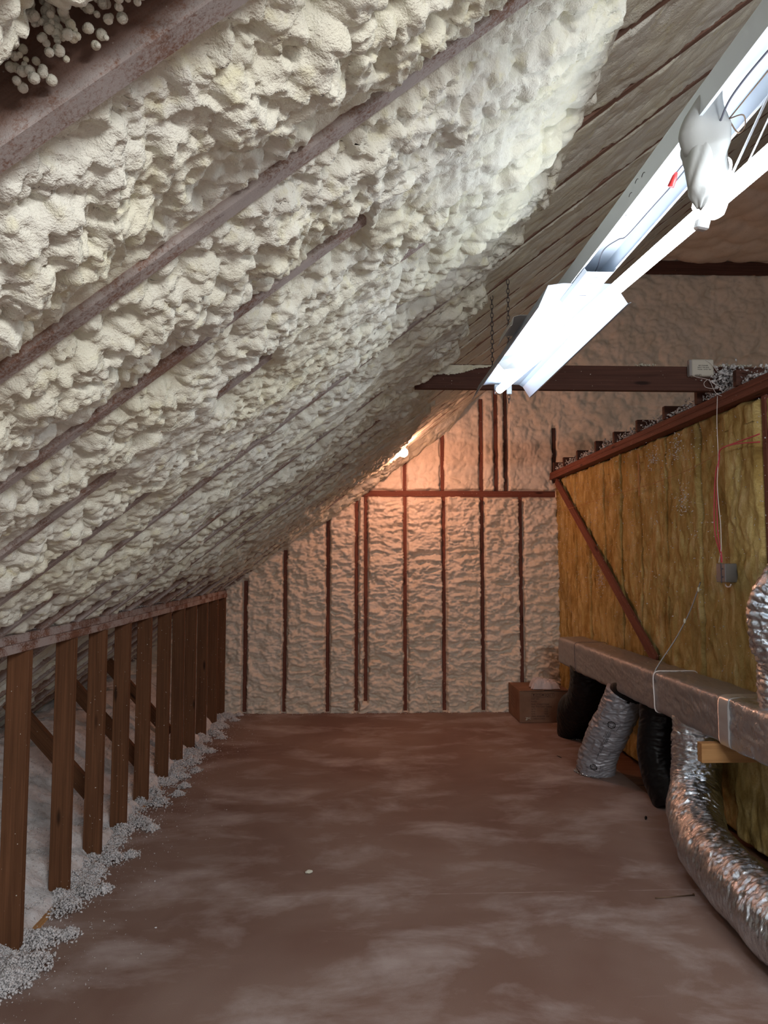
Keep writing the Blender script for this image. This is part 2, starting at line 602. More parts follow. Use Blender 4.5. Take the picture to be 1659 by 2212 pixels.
# ------------------------------------------------------------------ roof foam (the sloped ceiling)
def roof_h(X, Y):
    u = X / CT
    wu = 0.035 * fbm(u * 5, Y * 5, 11, 3)
    wv = 0.035 * fbm(u * 5, Y * 5, 21, 3)
    a, b = u + wu, Y + wv
    m1 = vn(u * 1.9, Y * 1.9, 31)
    m2 = vn(u * 3.3 + 5, Y * 3.3, 37)
    near = 1 - sst(Y, 1.6, 3.2)
    kk0 = np.clip(np.round((Y - RY[0]) / 0.398), -2, 17)
    dv0 = np.abs(Y - (RY[0] + 0.398 * kk0))
    big = bub(a / 0.16, b / 0.14, 41) * 0.045
    a2, b2 = u + wu * 0.30, Y + wv * 0.30
    m3 = vn(u * 6.1, Y * 6.1, 39)
    def beads(p, q, c, e, sd):
        return np.maximum(bub(p / c, q / e, sd, 0.38, 0.80), bub(p / c + 31.7, q / e + 17.3, sd + 500, 0.34, 0.66)) * (c + e) / 2
    med = beads(a2, b2, 0.062, 0.054, 51) * 0.95
    sml = np.where(Y < 1.45, beads(a2, b2, 0.032, 0.028, 61), beads(a2, b2, 0.029, 0.025, 61)) * 0.95
    tiny = beads(a2, b2, 0.0165, 0.0145, 71) * 0.8
    fold = (1 - np.abs(fbm(a * 17, b * 20, 81, 4)) * 2.6) * 0.020
    h = big * (0.5 + 0.3 * m1) + med * (0.75 + 0.45 * np.clip(m2, -1, 1)) + sml * np.clip(0.90 - 0.6 * m1, 0.25, 1.4) \
        + tiny * np.clip(0.55 + 1.3 * m3, 0, 1.2) + fold * np.clip(0.05 + 0.9 * m1 - 0.4 * m2, 0, 0.8)
    h = h - 0.058 + 0.016 * fbm(u * 2.5, Y * 2.5, 91, 2)
    h = h * (1.0 + 0.22 * near) + 0.036 * sst(dv0, 0.03, 0.17)
    h = h * (1 - 0.15 * sst(Y, 4.5, 6.6)) + 0.030 * sst(X, 0.0, 0.45)
    h = h - 0.012 * sst(Y, 2.5, 5.0)
    # smooth, flush foam high on the slope
    hf = 0.010 + 0.020 * fbm(u * 7, Y * 5, 101, 4) + 0.020 * bub(a / 0.12, b / 0.10, 111) + 0.012 * bub(a / 0.05, b / 0.05, 115)
    hf *= 0.42
    hf -= 0.010
    edge = 0.57 + 0.06 * vn(Y * 2.2, 0 * Y, 121) + 0.05 * fbm(Y * 9, u * 9, 131, 4) - 0.05 * sst(Y, 2.0, 3.6)
    L = sst(X, edge - 0.03, edge + 0.012)
    h = h * (1 - L) + hf * L
    # below the knee wall
    low = sst(-X, 1.30, 1.5)
    h = h * (1 - 0.4 * low) - 0.030 * sst(-X, 1.05, 1.3)
    # rafters: let the face of each show as a ragged strip
    k = np.clip(np.round((Y - RY[0]) / 0.398), 0, 17)
    dv = Y - (RY[0] + 0.398 * k)
    jag = 0.011 * fbm(u * 26, k * 3.7, 141, 4) + 0.006 * fbm(u * 90, k * 5 + 1, 143, 2)
    cov = vn(u * 1.15 + k * 5.31, k * 9.7, 151) + 0.35 * vn(u * 5 + k, k * 2.2, 153)
    thr = np.where(k <= 1, 2.0, np.where(k <= 3, 0.55, 0.30))
    thr = thr + 0.8 * sst(-X, 0.55, 1.1)
    thr = np.where(X > 0.55, 0.75, thr)
    thr = np.where((k == 2) & (X > 0.02) & (X < 0.6), -0.4, thr)
    cover = sst(cov, thr, thr + 0.12)
    half = 0.0195 + jag * (1 + 0.6 * L) - 0.003 - 0.006 * L + cover * -0.2
    wd = 0.026 - 0.010 * L
    s = sst(np.abs(dv), half, half + wd)
    h = np.maximum(h, -0.05)
    rim = -0.006 + 0.012 * fbm(u * 14, Y * 14, 145, 3)
    hin = np.minimum(h, rim + 0.9 * np.abs(dv) * (1 - L) + 0.02 * L)
    hin = hin * (1 - cover) + (0.004 + 0.55 * np.maximum(h + 0.045, 0)) * cover
    h = np.where(np.abs(dv) < 0.13, hin * (1 - L) + hf * L, h)
    h = (h + 0.014) * s - 0.014
    # bare pockets where the foam was left out
    r0 = np.minimum(Y - 0.735, 0) / 0.065
    pocket = sst(1 - r0 ** 2 + 0.6 * fbm(u * 9, Y * 9, 161, 3), 0.15, 0.30) * sst(X + 0.03 * vn(Y * 20, u * 9, 3), -0.46, -0.43) * sst(-X + 0.03 * vn(Y * 17, u * 9, 5), 0.17, 0.20) * (Y < 0.796)
    kk = hsh(k, k * 0 + 3, 7)
    side = (Y - (RY[0] + 0.398 * k) < 0) & (k >= 5)
    pk = side * sst(-X + 0.06 * fbm(u * 8, Y * 8, 163, 3), 1.02 + 0.12 * kk, 1.06 + 0.12 * kk) * sst(X, -1.44, -1.40) * sst(0.12 + 0.05 * fbm(u * 6, Y * 3, 165, 2) - np.abs(dv), 0, 0.02)
    pk = np.maximum(pk, (low > 0.5) * sst(vn(u * 4, Y * 5, 167), 0.25, 0.4) * sst(0.10 - np.abs(dv), 0, 0.02))
    h = h - 0.27 * np.maximum(pocket, pk)
    h = h + (0.075 * sst(Y, 7.22, 7.58) + 0.03 * sst(Y, 7.22, 7.45) * bub(a / 0.07, b / 0.07, 181)) * sst(X, -0.8, -0.2) * (1 - sst(X, 0.9, 1.25))
    return h


def roof_patch(Ys, Xs, dense=True):
    X, Y = np.meshgrid(Xs, Ys)
    h = roof_h(X, Y)
    # lumps lean a little sideways so that they overhang
    gu = 0.010 * vn(X * 24, Y * 24, 171) * sst(h, 0.01, 0.05)
    gv = 0.010 * vn(X * 24 + 9, Y * 24, 173) * sst(h, 0.01, 0.05)
    Z = Z0 + SL * X
    return np.stack([X + h * ST + gu * CT, Y + gv, Z - h * CT + gu * ST], -1)


def span(*segs):
    out = []
    for a, b, d in segs:
        out.append(np.arange(a, b, d))
    out.append([segs[-1][1]])
    return np.concatenate(out)


patches = [
    (span((-1.5, 0.25, 0.08)), span((-2.75, 3.24, 0.08))),
    (span((0.25, 1.25, 0.0036)), span((-2.75, -0.85, 0.05), (-0.85, 1.0, 0.0034), (1.0, 3.24, 0.06))),
    (span((1.25, 2.4, 0.0052)), span((-2.75, -1.45, 0.04), (-1.45, 1.75, 0.0048), (1.75, 3.24, 0.05))),
    (span((2.4, 4.3, 0.0078)), span((-2.75, 2.3, 0.0068), (2.3, 3.24, 0.03))),
    (span((4.3, YB + 0.1, 0.0115)), span((-2.75, 3.24, 0.0098))),
]
roof_parts = [(roof_patch(a, b), dict()) for a, b in patches]
ceil = grids('ceiling', roof_parts, 'foam')
setp(ceil, 'sloped ceiling of lumpy cream spray foam between rafters', kind='structure')

nrm = Vector((-ST, 0, CT))      # up and out through the roof


def slope_pt(x, y, up=0.0):
    return Vector((x, y, Z0 + SL * x)) + nrm * up


deck = board('ceiling_deck', slope_pt(-2.9, 3.05, 0.155), slope_pt(3.4, 3.05, 0.155), 9.4, 0.02, 'deck', up=nrm, bev=0)
deck.name = 'ceiling_2'
setp(deck, 'brown roof boards behind the foam', kind='structure')

ORD = ['nearest', 'second', 'third', 'fourth', 'fifth', 'sixth', 'seventh', 'eighth', 'ninth', 'tenth', 'eleventh', 'twelfth',
       'thirteenth', 'fourteenth', 'fifteenth', 'sixteenth', 'seventeenth', 'eighteenth']
for k, y in enumerate(RY):
    o = board('rafter', slope_pt(-2.85, y, 0.0705), slope_pt(3.2, y, 0.0705), 0.038, 0.14, 'rafter', up=nrm)
    if k == 0:
        lab = 'nearest dusty rafter crossing the upper left corner beside a dark hollow'
    elif k == 17:
        lab = 'last rafter of the sloped foam ceiling, tight against the back wall'
    else:
        lab = 'wooden rafter edge in the ceiling foam, %s counted from the upper left corner' % ORD[k]
    setp(o, lab, 'rafter', 'rafters of the sloped ceiling')

# foam dribbles hanging in the hollow beside the nearest rafter
rg = np.random.RandomState(5)
dr = []
for c in range(5):
    bx, by = -0.33 + 0.024 * c + rg.uniform(-0.008, 0.008), 0.742 + rg.uniform(-0.02, 0.008)
    for q in range(44):
        tt = q / 44.0
        dr.append((bx + 0.016 * math.sin(q * 0.8 + c) * tt + rg.uniform(-0.006, 0.006), by + rg.uniform(-0.010, 0.010), 0.13 - 0.12 * tt))
bm = bmesh.new()
for x, y, up in dr:
    p = slope_pt(x, y, up)
    bmesh.ops.create_icosphere(bm, subdivisions=2, radius=rg.uniform(0.003, 0.0065), matrix=Matrix.Translation(p))
me = bpy.data.meshes.new('foam_dribbles')
bm.to_mesh(me)
bm.free()
setp(link('foam_dribbles', me, 'foam'), 'knobbly cream foam dribbles in the dark hollow above the nearest rafter', 'spray foam', kind='stuff')

# flat part at the very top
Xs, Ys = span((3.2, 5.3, 0.03)), span((5.25, YB + 0.1, 0.03))
X, Y = np.meshgrid(Xs, Ys)
h = 0.03 * fbm(X * 3, Y * 3, 201, 4) + 0.05 * bub(X * 5, Y * 5, 203)
cf = grids('ceiling_3', [(np.stack([X, Y, ZC - h], -1), dict())], 'foam_warm_lit')
setp(cf, 'flat foam covered ceiling strip at the top', kind='structure')
o = board('ceiling_4', (4.25, -1.5, ZC + 0.03), (4.25, 5.3, ZC + 0.03), 2.2, 0.04, 'dark_wood', bev=0)
setp(o, 'flat dark board ceiling at the top right', kind='structure')
o = board('header_board', (3.15, 7.50, ZC - 0.09), (5.2, 7.50, ZC - 0.09), 0.04, 0.14, 'dark_wood')
setp(o, 'dark header board high on the back wall under the flat foam ceiling', 'board')

# ------------------------------------------------------------------ back wall
STUDS = [(-1.155, 0.0, 1.36), (-0.745, 0.0, 1.68), (-0.297, 0.0, 2.03), (0.002, 0.0, 2.25), (0.100, 0.10, 2.25), (0.514, 0.0, 2.25),
         (0.925, 0.0, 2.25), (1.336, 0.0, 2.25), (1.750, 0.0, 2.25),
         (0.512, 2.315, 2.66), (0.917, 2.315, 2.975), (1.334, 2.315, 3.31), (1.495, 2.315, 3.43), (1.600, 2.315, 3.50), (2.128, 2.40, 3.0)]


def wall_h(X, Z):
    low = 1 - sst(Z, 2.2, 2.4)
    wx = 0.05 * fbm(X * 4, Z * 4, 301, 3)
    a, b = X + wx, Z + 0.05 * fbm(X * 4 + 3, Z * 4, 305, 3)
    rid = 1 - np.abs(fbm(a * 5, b * 13, 311, 4)) * 2.4
    rid2 = 1 - np.abs(fbm(a * 11, b * 22, 321, 3)) * 2.2
    lump = bub(a / 0.09, b / 0.06, 331) * 0.040 + bub(a / 0.035, b / 0.028, 341) * 0.020
    h = 0.010 + low * (0.028 * rid + 0.017 * rid2) + lump * (0.6 + 0.4 * low) + 0.020 * fbm(a * 3, b * 3, 351, 3)
    h = h + 0.02 * (1 - low) * fbm(a * 7, b * 6, 355, 4)
    h = h + (1 - low) * sst(X, 2.0, 2.4) * (0.06 * bub(a / 0.30, b / 0.24, 361) + 0.02 * bub(a / 0.11, b / 0.10, 363))
    for i, (sx, z0, z1) in enumerate(STUDS):
        d = np.abs(X - sx - 0.004 * vn(Z * 2, Z * 0 + i, 7))
        jag = 0.014 * fbm(Z * 14 + 9 * (X > sx), Z * 0 + i * 3, 371, 3) + 0.009 * fbm(Z * 60 + 5 * (X > sx), Z * 0 + i, 373, 2)
        s = sst(d, 0.0175 + jag, 0.038 + jag)
        inr = sst(Z, z0 - 0.02, z0 + 0.02) * (1 - sst(Z, z1 - 0.01, z1 + 0.04))
        s = 1 - (1 - s) * inr
        h = (h + 0.014) * s - 0.014
    jz = 0.014 * fbm(X * 14 + 7 * (Z > 2.28), X * 0, 381, 4)
    s = sst(np.abs(Z - 2.282), 0.028 + jz, 0.055 + jz)
    inr = sst(X, -0.06, 0.0) * (1 - sst(X, 2.12, 2.16))
    s = 1 - (1 - s) * inr
    h = (h + 0.014) * s - 0.014
    return h


Xs, Zs = span((-2.8, -1.35, 0.02), (-1.35, 2.25, 0.0082), (2.25, 5.3, 0.014)), span((-0.02, 2.45, 0.0082), (2.45, 4.95, 0.014))
X, Z = np.meshgrid(Xs, Zs)
H = wall_h(X, Z)
keep = (Z < Z0 + SL * X + 0.10) & (Z < ZC + 0.05)
wb = grids('wall_back', [(np.stack([X, YB + 0.004 - H, Z], -1), dict(keep=keep))], 'foam_warm_lit')
setp(wb, 'back gable wall filled with rippled cream spray foam between studs', kind='structure')
o = board('wall_back_sheathing', (-2.9, YB + 0.12, 2.4), (5.4, YB + 0.12, 2.4), 0.02, 5.2, 'deck', bev=0)
o.name = 'wall_back_2'
setp(o, 'boards behind the back wall foam', kind='structure')

nm = {0: 'leftmost, next to the far end of the low stud wall', 1: 'second from the left', 2: 'third from the left',
      3: 'left one of the close pair left of centre', 4: 'right one of the close pair left of centre', 5: 'first right of the close pair, under the glowing bulb',
      6: 'second right of the close pair', 7: 'second from the right, left of the cardboard box', 8: 'rightmost, ending behind the cardboard box',
      9: 'short one directly under the glowing bulb', 10: 'first to the right of the glowing bulb', 11: 'left one of three close together under the lamp reflector',
      12: 'middle one of three close together under the lamp reflector', 13: 'right one of three close together under the lamp reflector',
      14: 'rightmost, almost buried in foam over the right wall corner'}
for i, (sx, z0, z1) in enumerate(STUDS):
    o = board('wall_stud', (sx, YB + 0.045, z0), (sx, YB + 0.045, z1), 0.09, 0.038, 'dark_wood' if i in (13, 14) else 'red_wood', up=(1, 0, 0))
    where = 'lower' if i < 9 else 'upper'
    setp(o, '%s back wall stud, %s' % (where, nm[i]), 'stud', 'studs of the back wall')
o = board('wall_plate', (-0.05, YB + 0.045, 2.282), (2.13, YB + 0.045, 2.282), 0.095, 0.064, 'red_wood')
setp(o, 'horizontal red-brown plate crossing the foamed back wall', 'beam')

# ------------------------------------------------------------------ floor
P = np.zeros((2, 2, 3))
P[0, 0], P[1, 0], P[1, 1], P[0, 1] = (-1.36, -1.5, 0), (1.96, -1.5, 0), (1.96, YB + 0.02, 0), (-1.36, YB + 0.02, 0)
fl = grids('floor', [(P, dict())], 'floor', smooth=False)
setp(fl, 'brown hardboard attic floor with pale dusty stains', kind='structure')
bm = bmesh.new()
bmesh.ops.create_cube(bm, size=1)
bmesh.ops.scale(bm, vec=(8.2, 9.2, 0.04), verts=bm.verts)
bmesh.ops.translate(bm, vec=(1.2, 3.1, -0.026), verts=bm.verts)
me = bpy.data.meshes.new('floor_2')
bm.to_mesh(me)
bm.free()
setp(link('floor_2', me, 'deck', smooth=False), 'rough plywood subfloor beside the hardboard', kind='structure')

# ------------------------------------------------------------------ knee wall on the left
KY = [3.03, 3.51, 3.93, 4.345, 4.785, 5.27, 5.695, 6.115, 6.575, 7.06, 7.47]
KL = ['nearest to the camera at the left picture edge', 'second from the camera', 'third from the camera', 'fourth from the camera',
      'fifth from the camera, with large knots', 'sixth from the camera', 'middle of the far half, seventh from the camera', 'eighth from the camera',
      'third from the back wall', 'second from the back wall', 'last one next to the back wall']
for i, y in enumerate(KY):
    o = board('knee_wall_stud', (XK - 0.0445, y + 0.019, 0.006), (XK - 0.0445, y + 0.019, 1.19), 0.038, 0.089, 'stud', up=(1, 0, 0))
    setp(o, 'brown stud of the low left wall, %s' % KL[i], 'stud', 'studs of the low wall on the left')
o = board('knee_wall_plate', (XK - 0.0445, 1.0, 1.2095), (XK - 0.0445, 7.59, 1.2095), 0.089, 0.037, 'plate')
setp(o, 'lower of the two long plates lying on the low stud wall', 'beam')
o = board('knee_wall_plate', (XK - 0.0485, 1.0, 1.2470), (XK - 0.0485, 7.59, 1.2470), 0.089, 0.037, 'plate')
setp(o, 'upper dustier plate of the low stud wall, foam crumbs on top', 'beam')
o = board('sole_plate', (XK - 0.0445, 1.0, -0.004), (XK - 0.0445, 7.59, -0.004), 0.092, 0.018, 'block', up=(0, 0, 1))
setp(o, 'pale wooden sole plate at the foot of the low stud wall', 'board')
for i, y in enumerate((4.25, 5.05, 5.85)):
    o = board('roof_strut', (-1.98, y, 0.76), (-1.47, y, 0.20), 0.038, 0.089, 'stud', up=(1, 0, 1))
    setp(o, 'slanting brace behind the low stud wall, %s' % ['nearest of the three', 'middle of the three', 'farthest of the three'][i],
         'brace', 'braces behind the low stud wall')

# loose fill in the eaves and spilling over the floor
Xs, Ys = span((-2.75, -1.355, 0.016)), span((1.6, YB, 0.016))
X, Y = np.meshgrid(Xs, Ys)
t = np.clip((-1.42 - X) / 1.0, -0.1, 1)
Zf = 0.055 + 0.36 * sst(t, -0.08, 0.75) + 0.05 * fbm(X * 4, Y * 4, 401, 4) + 0.02 * fbm(X * 25, Y * 25, 403, 3) + 0.012 * bub(X * 22, Y * 22, 405)
for y in KY:
    Zf -= 0.05 * np.exp(-((Y - y) / 0.06) ** 2 - ((X + 1.40) / 0.08) ** 2)
Zf = Zf * sst(-X, 1.352, 1.40) - 0.015 * (X > -1.37)
V, F = grid_vf(np.stack([X, Y, Zf], -1), flip=True)
lf = link('loose_insulation', raw_mesh('loose_insulation', V, F), 'fluff')
setp(lf, 'white loose blown insulation heaped in the eaves behind the low stud wall', 'insulation', kind='stuff')

rg = np.random.RandomState(9)
C, S = [], []
clumps = []
for y in KY:
    for q in range(6):
        clumps.append((XK + rg.uniform(-0.07, 0.05), y + rg.uniform(-0.20, 0.20), rg.uniform(0.03, 0.075), rg.uniform(0.02, 0.06)))
    clumps.append((XK + 0.07, y + rg.uniform(-0.10, 0.10), 0.055, 0.05))
    clumps.append((XK + 0.15, y + rg.uniform(-0.20, 0.20), 0.035, 0.03))
clumps += [(XK + rg.uniform(-0.05, 0.12), rg.uniform(2.55, 3.0), 0.06, 0.05) for q in range(9)]
for cx, cy, cr, ch in clumps:
    for n in range(int(560 * cr / 0.06)):
        dx, dy = rg.normal(0, 0.5, 2)
        d2 = dx * dx + dy * dy
        C.append((cx + dx * cr * 1.1, cy + dy * cr * 1.3, 0.003 + ch * math.exp(-d2 * 1.6) * rg.uniform(0.2, 1.0)))
        S.append(rg.uniform(0.008, 0.022))
for n in range(2600):
    y = rg.uniform(2.2, 7.5)
    x = XK + rg.exponential(0.12)
    if x > -0.75: continue
    C.append((x, y, 0.002))
    S.append(rg.choice([0.004, 0.006, 0.012], p=[0.6, 0.3, 0.1]) * rg.uniform(0.7, 1.2))
for n in range(24000):                      # fuzz over the heap
    y = rg.uniform(2.6, 7.5); x = rg.uniform(-1.95, -1.36)
    ix = int(np.clip(np.searchsorted(Xs, x), 0, len(Xs) - 1)); iy = int(np.clip(np.searchsorted(Ys, y), 0, len(Ys) - 1))
    C.append((x, y, Zf[iy, ix] + rg.uniform(-0.003, 0.010)))
    S.append(rg.uniform(0.005, 0.014))
for n in range(2600):                       # crumbs on the plates
    C.append((XK - rg.uniform(0.02, 0.095), rg.uniform(2.4, 7.5), 1.268 + rg.uniform(0, 0.004)))
    S.append(rg.uniform(0.003, 0.009))
for n in range(500):                        # line of crumbs at the foot of the back wall
    C.append((rg.uniform(-1.3, 1.6), YB - 0.03 - rg.exponential(0.03), 0.003))
    S.append(rg.uniform(0.004, 0.014))
o = link('insulation_crumbs', flakes_mesh('insulation_crumbs', np.array(C), np.array(S)), 'fluff', smooth=False)
setp(o, 'white insulation crumbs spilled along the foot and plates of the low stud wall', 'insulation', kind='stuff')

# ------------------------------------------------------------------ right wall
o = board('wall_right', (XW + 0.085, -1.5, 1.22), (XW + 0.085, YB, 1.22), 0.02, 2.44, 'dark_wood', bev=0)
setp(o, 'right wall behind the mineral wool', kind='structure')
o = board('wall_right_upper', (5.3, -1.5, 2.4), (5.3, YB, 2.4), 0.05, 5.0, 'foam_warm_lit', bev=0)
o.name = 'wall_right_2'
setp(o, 'far upper right wall', kind='structure')
BY = [7.59, 7.26, 6.92, 6.52, 6.12, 5.72, 5.31, 4.85, 4.39, 4.005, 3.665, 3.24, 2.82, 2.40]
BL = ['in the far corner against the back wall', 'second from the far corner, behind the top of the slanting brace', 'third from the far corner',
      'fourth from the far corner', 'fifth from the far corner', 'sixth from the far corner, crossed by the brace halfway', 'seventh from the far corner, under a bare strip of stud',
      'eighth from the far corner, behind the foot of the brace', 'left of the grey electrical box', 'bulging pale yellow one right of the red wires',
      'behind the foil duct stub at the right picture edge', 'below the wrapped duct at the right picture edge', 'nearest, at the right edge of the picture']
for i in range(len(BY) - 1):
    y1, y0 = BY[i] - 0.004, BY[i + 1] + 0.004
    Ys, Zs = np.linspace(y0, y1, max(8, int((y1 - y0) / 0.0095))), span((0.02, 2.44, 0.0105))
    Y, Z = np.meshgrid(Ys, Zs)
    e = np.minimum(Y - y0, y1 - Y)
    er = np.sqrt(np.clip(e / 0.020, 0, 1) * (2 - np.clip(e / 0.020, 0, 1)))
    ez = np.minimum(Z - 0.02, 2.44 - Z)
    ezr = np.sqrt(np.clip(ez / 0.03, 0, 1))
    pr = 0.0 + 0.010 * hsh(np.array([i]), np.array([3]), 5)[0]
    if i == 9: pr = 0.04
    wz = 0.03 * fbm(Y * 9, Z * 6, 551 + i, 3)
    body = 0.035 + pr + 0.018 * fbm(Y * 6 + i * 9, Z * 1.8, 501 + i, 3) + 0.012 * fbm((Y + wz) * 34, Z * 14, 521 + i, 4) + 0.012 * bub((Y + wz) * 18, Z * 11, 531 + i)
    h = body * er * ezr
    top = 0.03 * fbm(Y * 7, Y * 0 + i, 541, 3) * (Z > 2.3)
    o = grids('insulation_batt', [(np.stack([XW + 0.045 - h, Y, Z + top], -1), dict())], 'mineral')
    setp(o, 'yellow-brown wool batt, %s' % BL[i], 'insulation', 'mineral wool batts of the right wall')
C, S = [], []
for n in range(1500):
    y, z = rg.uniform(3.3, 7.5), 2.42 - abs(rg.normal(0, 0.9))
    if z < 0.9: continue
    C.append((XW - 0.022 - rg.uniform(0, 0.02), y, z)); S.append(rg.uniform(0.004, 0.013))
for cy, cz in ((6.15, 1.42), (4.62, 2.3), (5.0, 2.30), (4.55, 1.95)):
    for n in range(90):
        C.append((XW - 0.02 - rg.uniform(0, 0.02), cy + rg.normal(0, 0.05), cz + rg.normal(0, 0.05))); S.append(rg.uniform(0.005, 0.016))
o = link('foam_specks', flakes_mesh('foam_specks', np.array(C), np.array(S), 3), 'fluff', smooth=False)
setp(o, 'white foam specks sticking to the yellow mineral wool wall', 'insulation', kind='stuff')

for i, (zz, xo, l) in enumerate(((2.449, 0.0, 'lower'), (2.487, 0.004, 'upper'))):
    o = board('top_plate', (XW - 0.035 + xo, 1.0, zz), (XW - 0.035 + xo, 7.55, zz), 0.089, 0.037, 'red_wood')
    setp(o, '%s of the two red-brown plates along the top of the right wall' % l, 'beam')
o = board('slanting_brace', (XW - 0.035, 7.45, 2.41), (XW - 0.035, 5.02, 0.86), 0.02, 0.089, 'red_wood', up=(0, 1, 1.5))
setp(o, 'long red-brown board slanting down across the mineral wool', 'brace')
o = board('end_stud', (XW + 0.03, 3.645, 0.02), (XW + 0.03, 3.645, 2.43), 0.038, 0.07, 'red_wood', up=(1, 0, 0))
setp(o, 'wooden stud edge at the right picture edge between two wool batts', 'stud')
o = board('bare_stud_edge', (XW - 0.002, 5.31, 2.05), (XW - 0.002, 5.31, 2.37), 0.02, 0.022, 'block', up=(1, 0, 0))
setp(o, 'short bare strip of pale stud showing in a gap between wool batts', 'stud')

JY = [3.77, 4.22, 4.68, 5.145, 5.62, 6.06, 6.58, 7.02, 7.38]
for i, y in enumerate(JY):
    o = board('ceiling_joist', (2.055, y, 2.551), (5.25, y, 2.551), 0.038, 0.088, 'dark_wood')
    l = ['nearest, in front of the crossing beam', 'just below the white module', 'third from the camera', 'fourth from the camera', 'fifth from the camera',
         'fourth from the back wall', 'third from the back wall', 'second from the back wall', 'last one before the back wall'][i]
    setp(o, 'dark joist end on the right wall, %s' % l, 'joist', 'joists resting on the right wall')
Xs, Ys = span((2.12, 5.3, 0.022)), span((3.45, YB, 0.022))
X, Y = np.meshgrid(Xs, Ys)
k = np.min(np.stack([np.abs(Y - j) for j in JY]), 0)
Zf = 2.53 + 0.075 * sst(X, 2.14, 2.5) * (0.6 + 0.4 * sst(k, 0.0, 0.1)) + 0.05 * fbm(X * 5, Y * 5, 601, 4) * sst(X, 2.1, 2.3) + 0.015 * bub(X * 20, Y * 20, 603)
V, F = grid_vf(np.stack([X, Y, Zf], -1), flip=True)
o = link('loose_insulation', raw_mesh('loose_insulation', V, F), 'fluff')
setp(o, 'pale loose insulation lying between the joists over the right wall', 'insulation', kind='stuff')
C, S = [], []
for n in range(2400):
    y = rg.uniform(3.5, 7.4)
    kk = min(abs(y - j) for j in JY)
    if kk < 0.03 and rg.rand() < 0.7: continue
    C.append((2.07 + abs(rg.normal(0, 0.07)), y, 2.512 + rg.uniform(0, 0.07) * rg.rand())); S.append(rg.uniform(0.010, 0.030))
for n in range(420):
    C.append((2.12 + rg.normal(0, 0.05), 3.96 + rg.normal(0, 0.05), 2.60 + rg.normal(0, 0.03))); S.append(rg.uniform(0.012, 0.034))
o = link('insulation_tufts', flakes_mesh('insulation_tufts', np.array(C), np.array(S), 4), 'fluff', smooth=False)
setp(o, 'whitish insulation tufts caught on the plates between the joist ends', 'insulation', kind='stuff')

# ------------------------------------------------------------------ crossing beam with the white module
o = board('tie_beam', (0.33, 4.02, 2.607), (5.2, 4.02, 2.607), 0.038, 0.142, 'dark_wood')
setp(o, 'dark wooden beam crossing the attic under the lamp', 'beam')
C, S = [], []
for n in range(260):
    C.append((rg.choice([1.65, 1.98, 2.12, 2.22]) + rg.normal(0, 0.03), 4.0 + rg.uniform(-0.015, 0.02), 2.68 + rg.uniform(0, 0.008))); S.append(rg.uniform(0.006, 0.018))
o = link('foam_scraps', flakes_mesh('foam_scraps', np.array(C), np.array(S), 6), 'foam', smooth=False)
setp(o, 'cream foam scraps lying on top of the crossing beam', 'insulation', kind='stuff')
# foam smeared over the left end of the beam
Xs, Zs = np.linspace(0.30, 0.80, 90), np.linspace(2.535, 2.70, 40)
X, Z = np.meshgrid(Xs, Zs)
h = 0.006 + 0.010 * fbm(X * 30, Z * 30, 611, 4) + 0.012 * bub(X * 45, Z * 45, 619)
edge = 0.52 + 0.55 * (Z - 2.60) / 0.1 * 0.9 + 0.05 * fbm(Z * 40, X * 6, 613, 3)
kp = (X < edge - 0.05) & (X > 0.36) & (Z > 2.60 + 0.25 * (0.50 - X) + 0.05 * fbm(X * 30, Z * 30, 617, 3)) & (Z < 2.672)
o = grids('foam_smear', [(np.stack([X, 4.0 - h, Z], -1), dict(keep=kp))], 'foam')
setp(o, 'pale foam smeared over the left end of the crossing beam', 'spray foam', kind='stuff')


def text_mesh(name, s, size, loc, rot, material, parent, align='LEFT', ext=0.0004, sx=1.0):
    c = bpy.data.curves.new(name, 'FONT')
    c.body = s
    c.size = size
    c.extrude = ext
    c.align_x = align
    to = bpy.data.objects.new(name, c)
    me = bpy.data.meshes.new_from_object(to)
    bpy.data.objects.remove(to)
    o = link(name, me, material, parent, smooth=False)
    o.location = Vector(loc) - parent.matrix_world.translation
    o.rotation_euler = rot
    o.scale = (sx, 1, 1)
    return o


def join_meshes(name, meshes, material, parent):
    bm = bmesh.new()
    for me, Mx in meshes:
        n0 = len(bm.verts)
        bm.from_mesh(me)
        bm.verts.ensure_lookup_table()
        bmesh.ops.transform(bm, matrix=Mx, verts=bm.verts[n0:])
    out = bpy.data.meshes.new(name)
    bm.to_mesh(out)
    bm.free()
    return link(name, out, material, parent, smooth=False)


def text_block(name, rows, frame, material, parent):
    """rows (text, x, y, size) in the frame matrix (local x right, y up, z out)"""
    ms = []
    for s, x, y, size in rows:
        c = bpy.data.curves.new(name, 'FONT')
        c.body = s
        c.size = size
        c.extrude = 0.0003
        to = bpy.data.objects.new(name, c)
        ms.append((bpy.data.meshes.new_from_object(to), frame @ Matrix.Translation((x, y, 0))))
        bpy.data.objects.remove(to)
    return join_meshes(name, ms, material, parent)


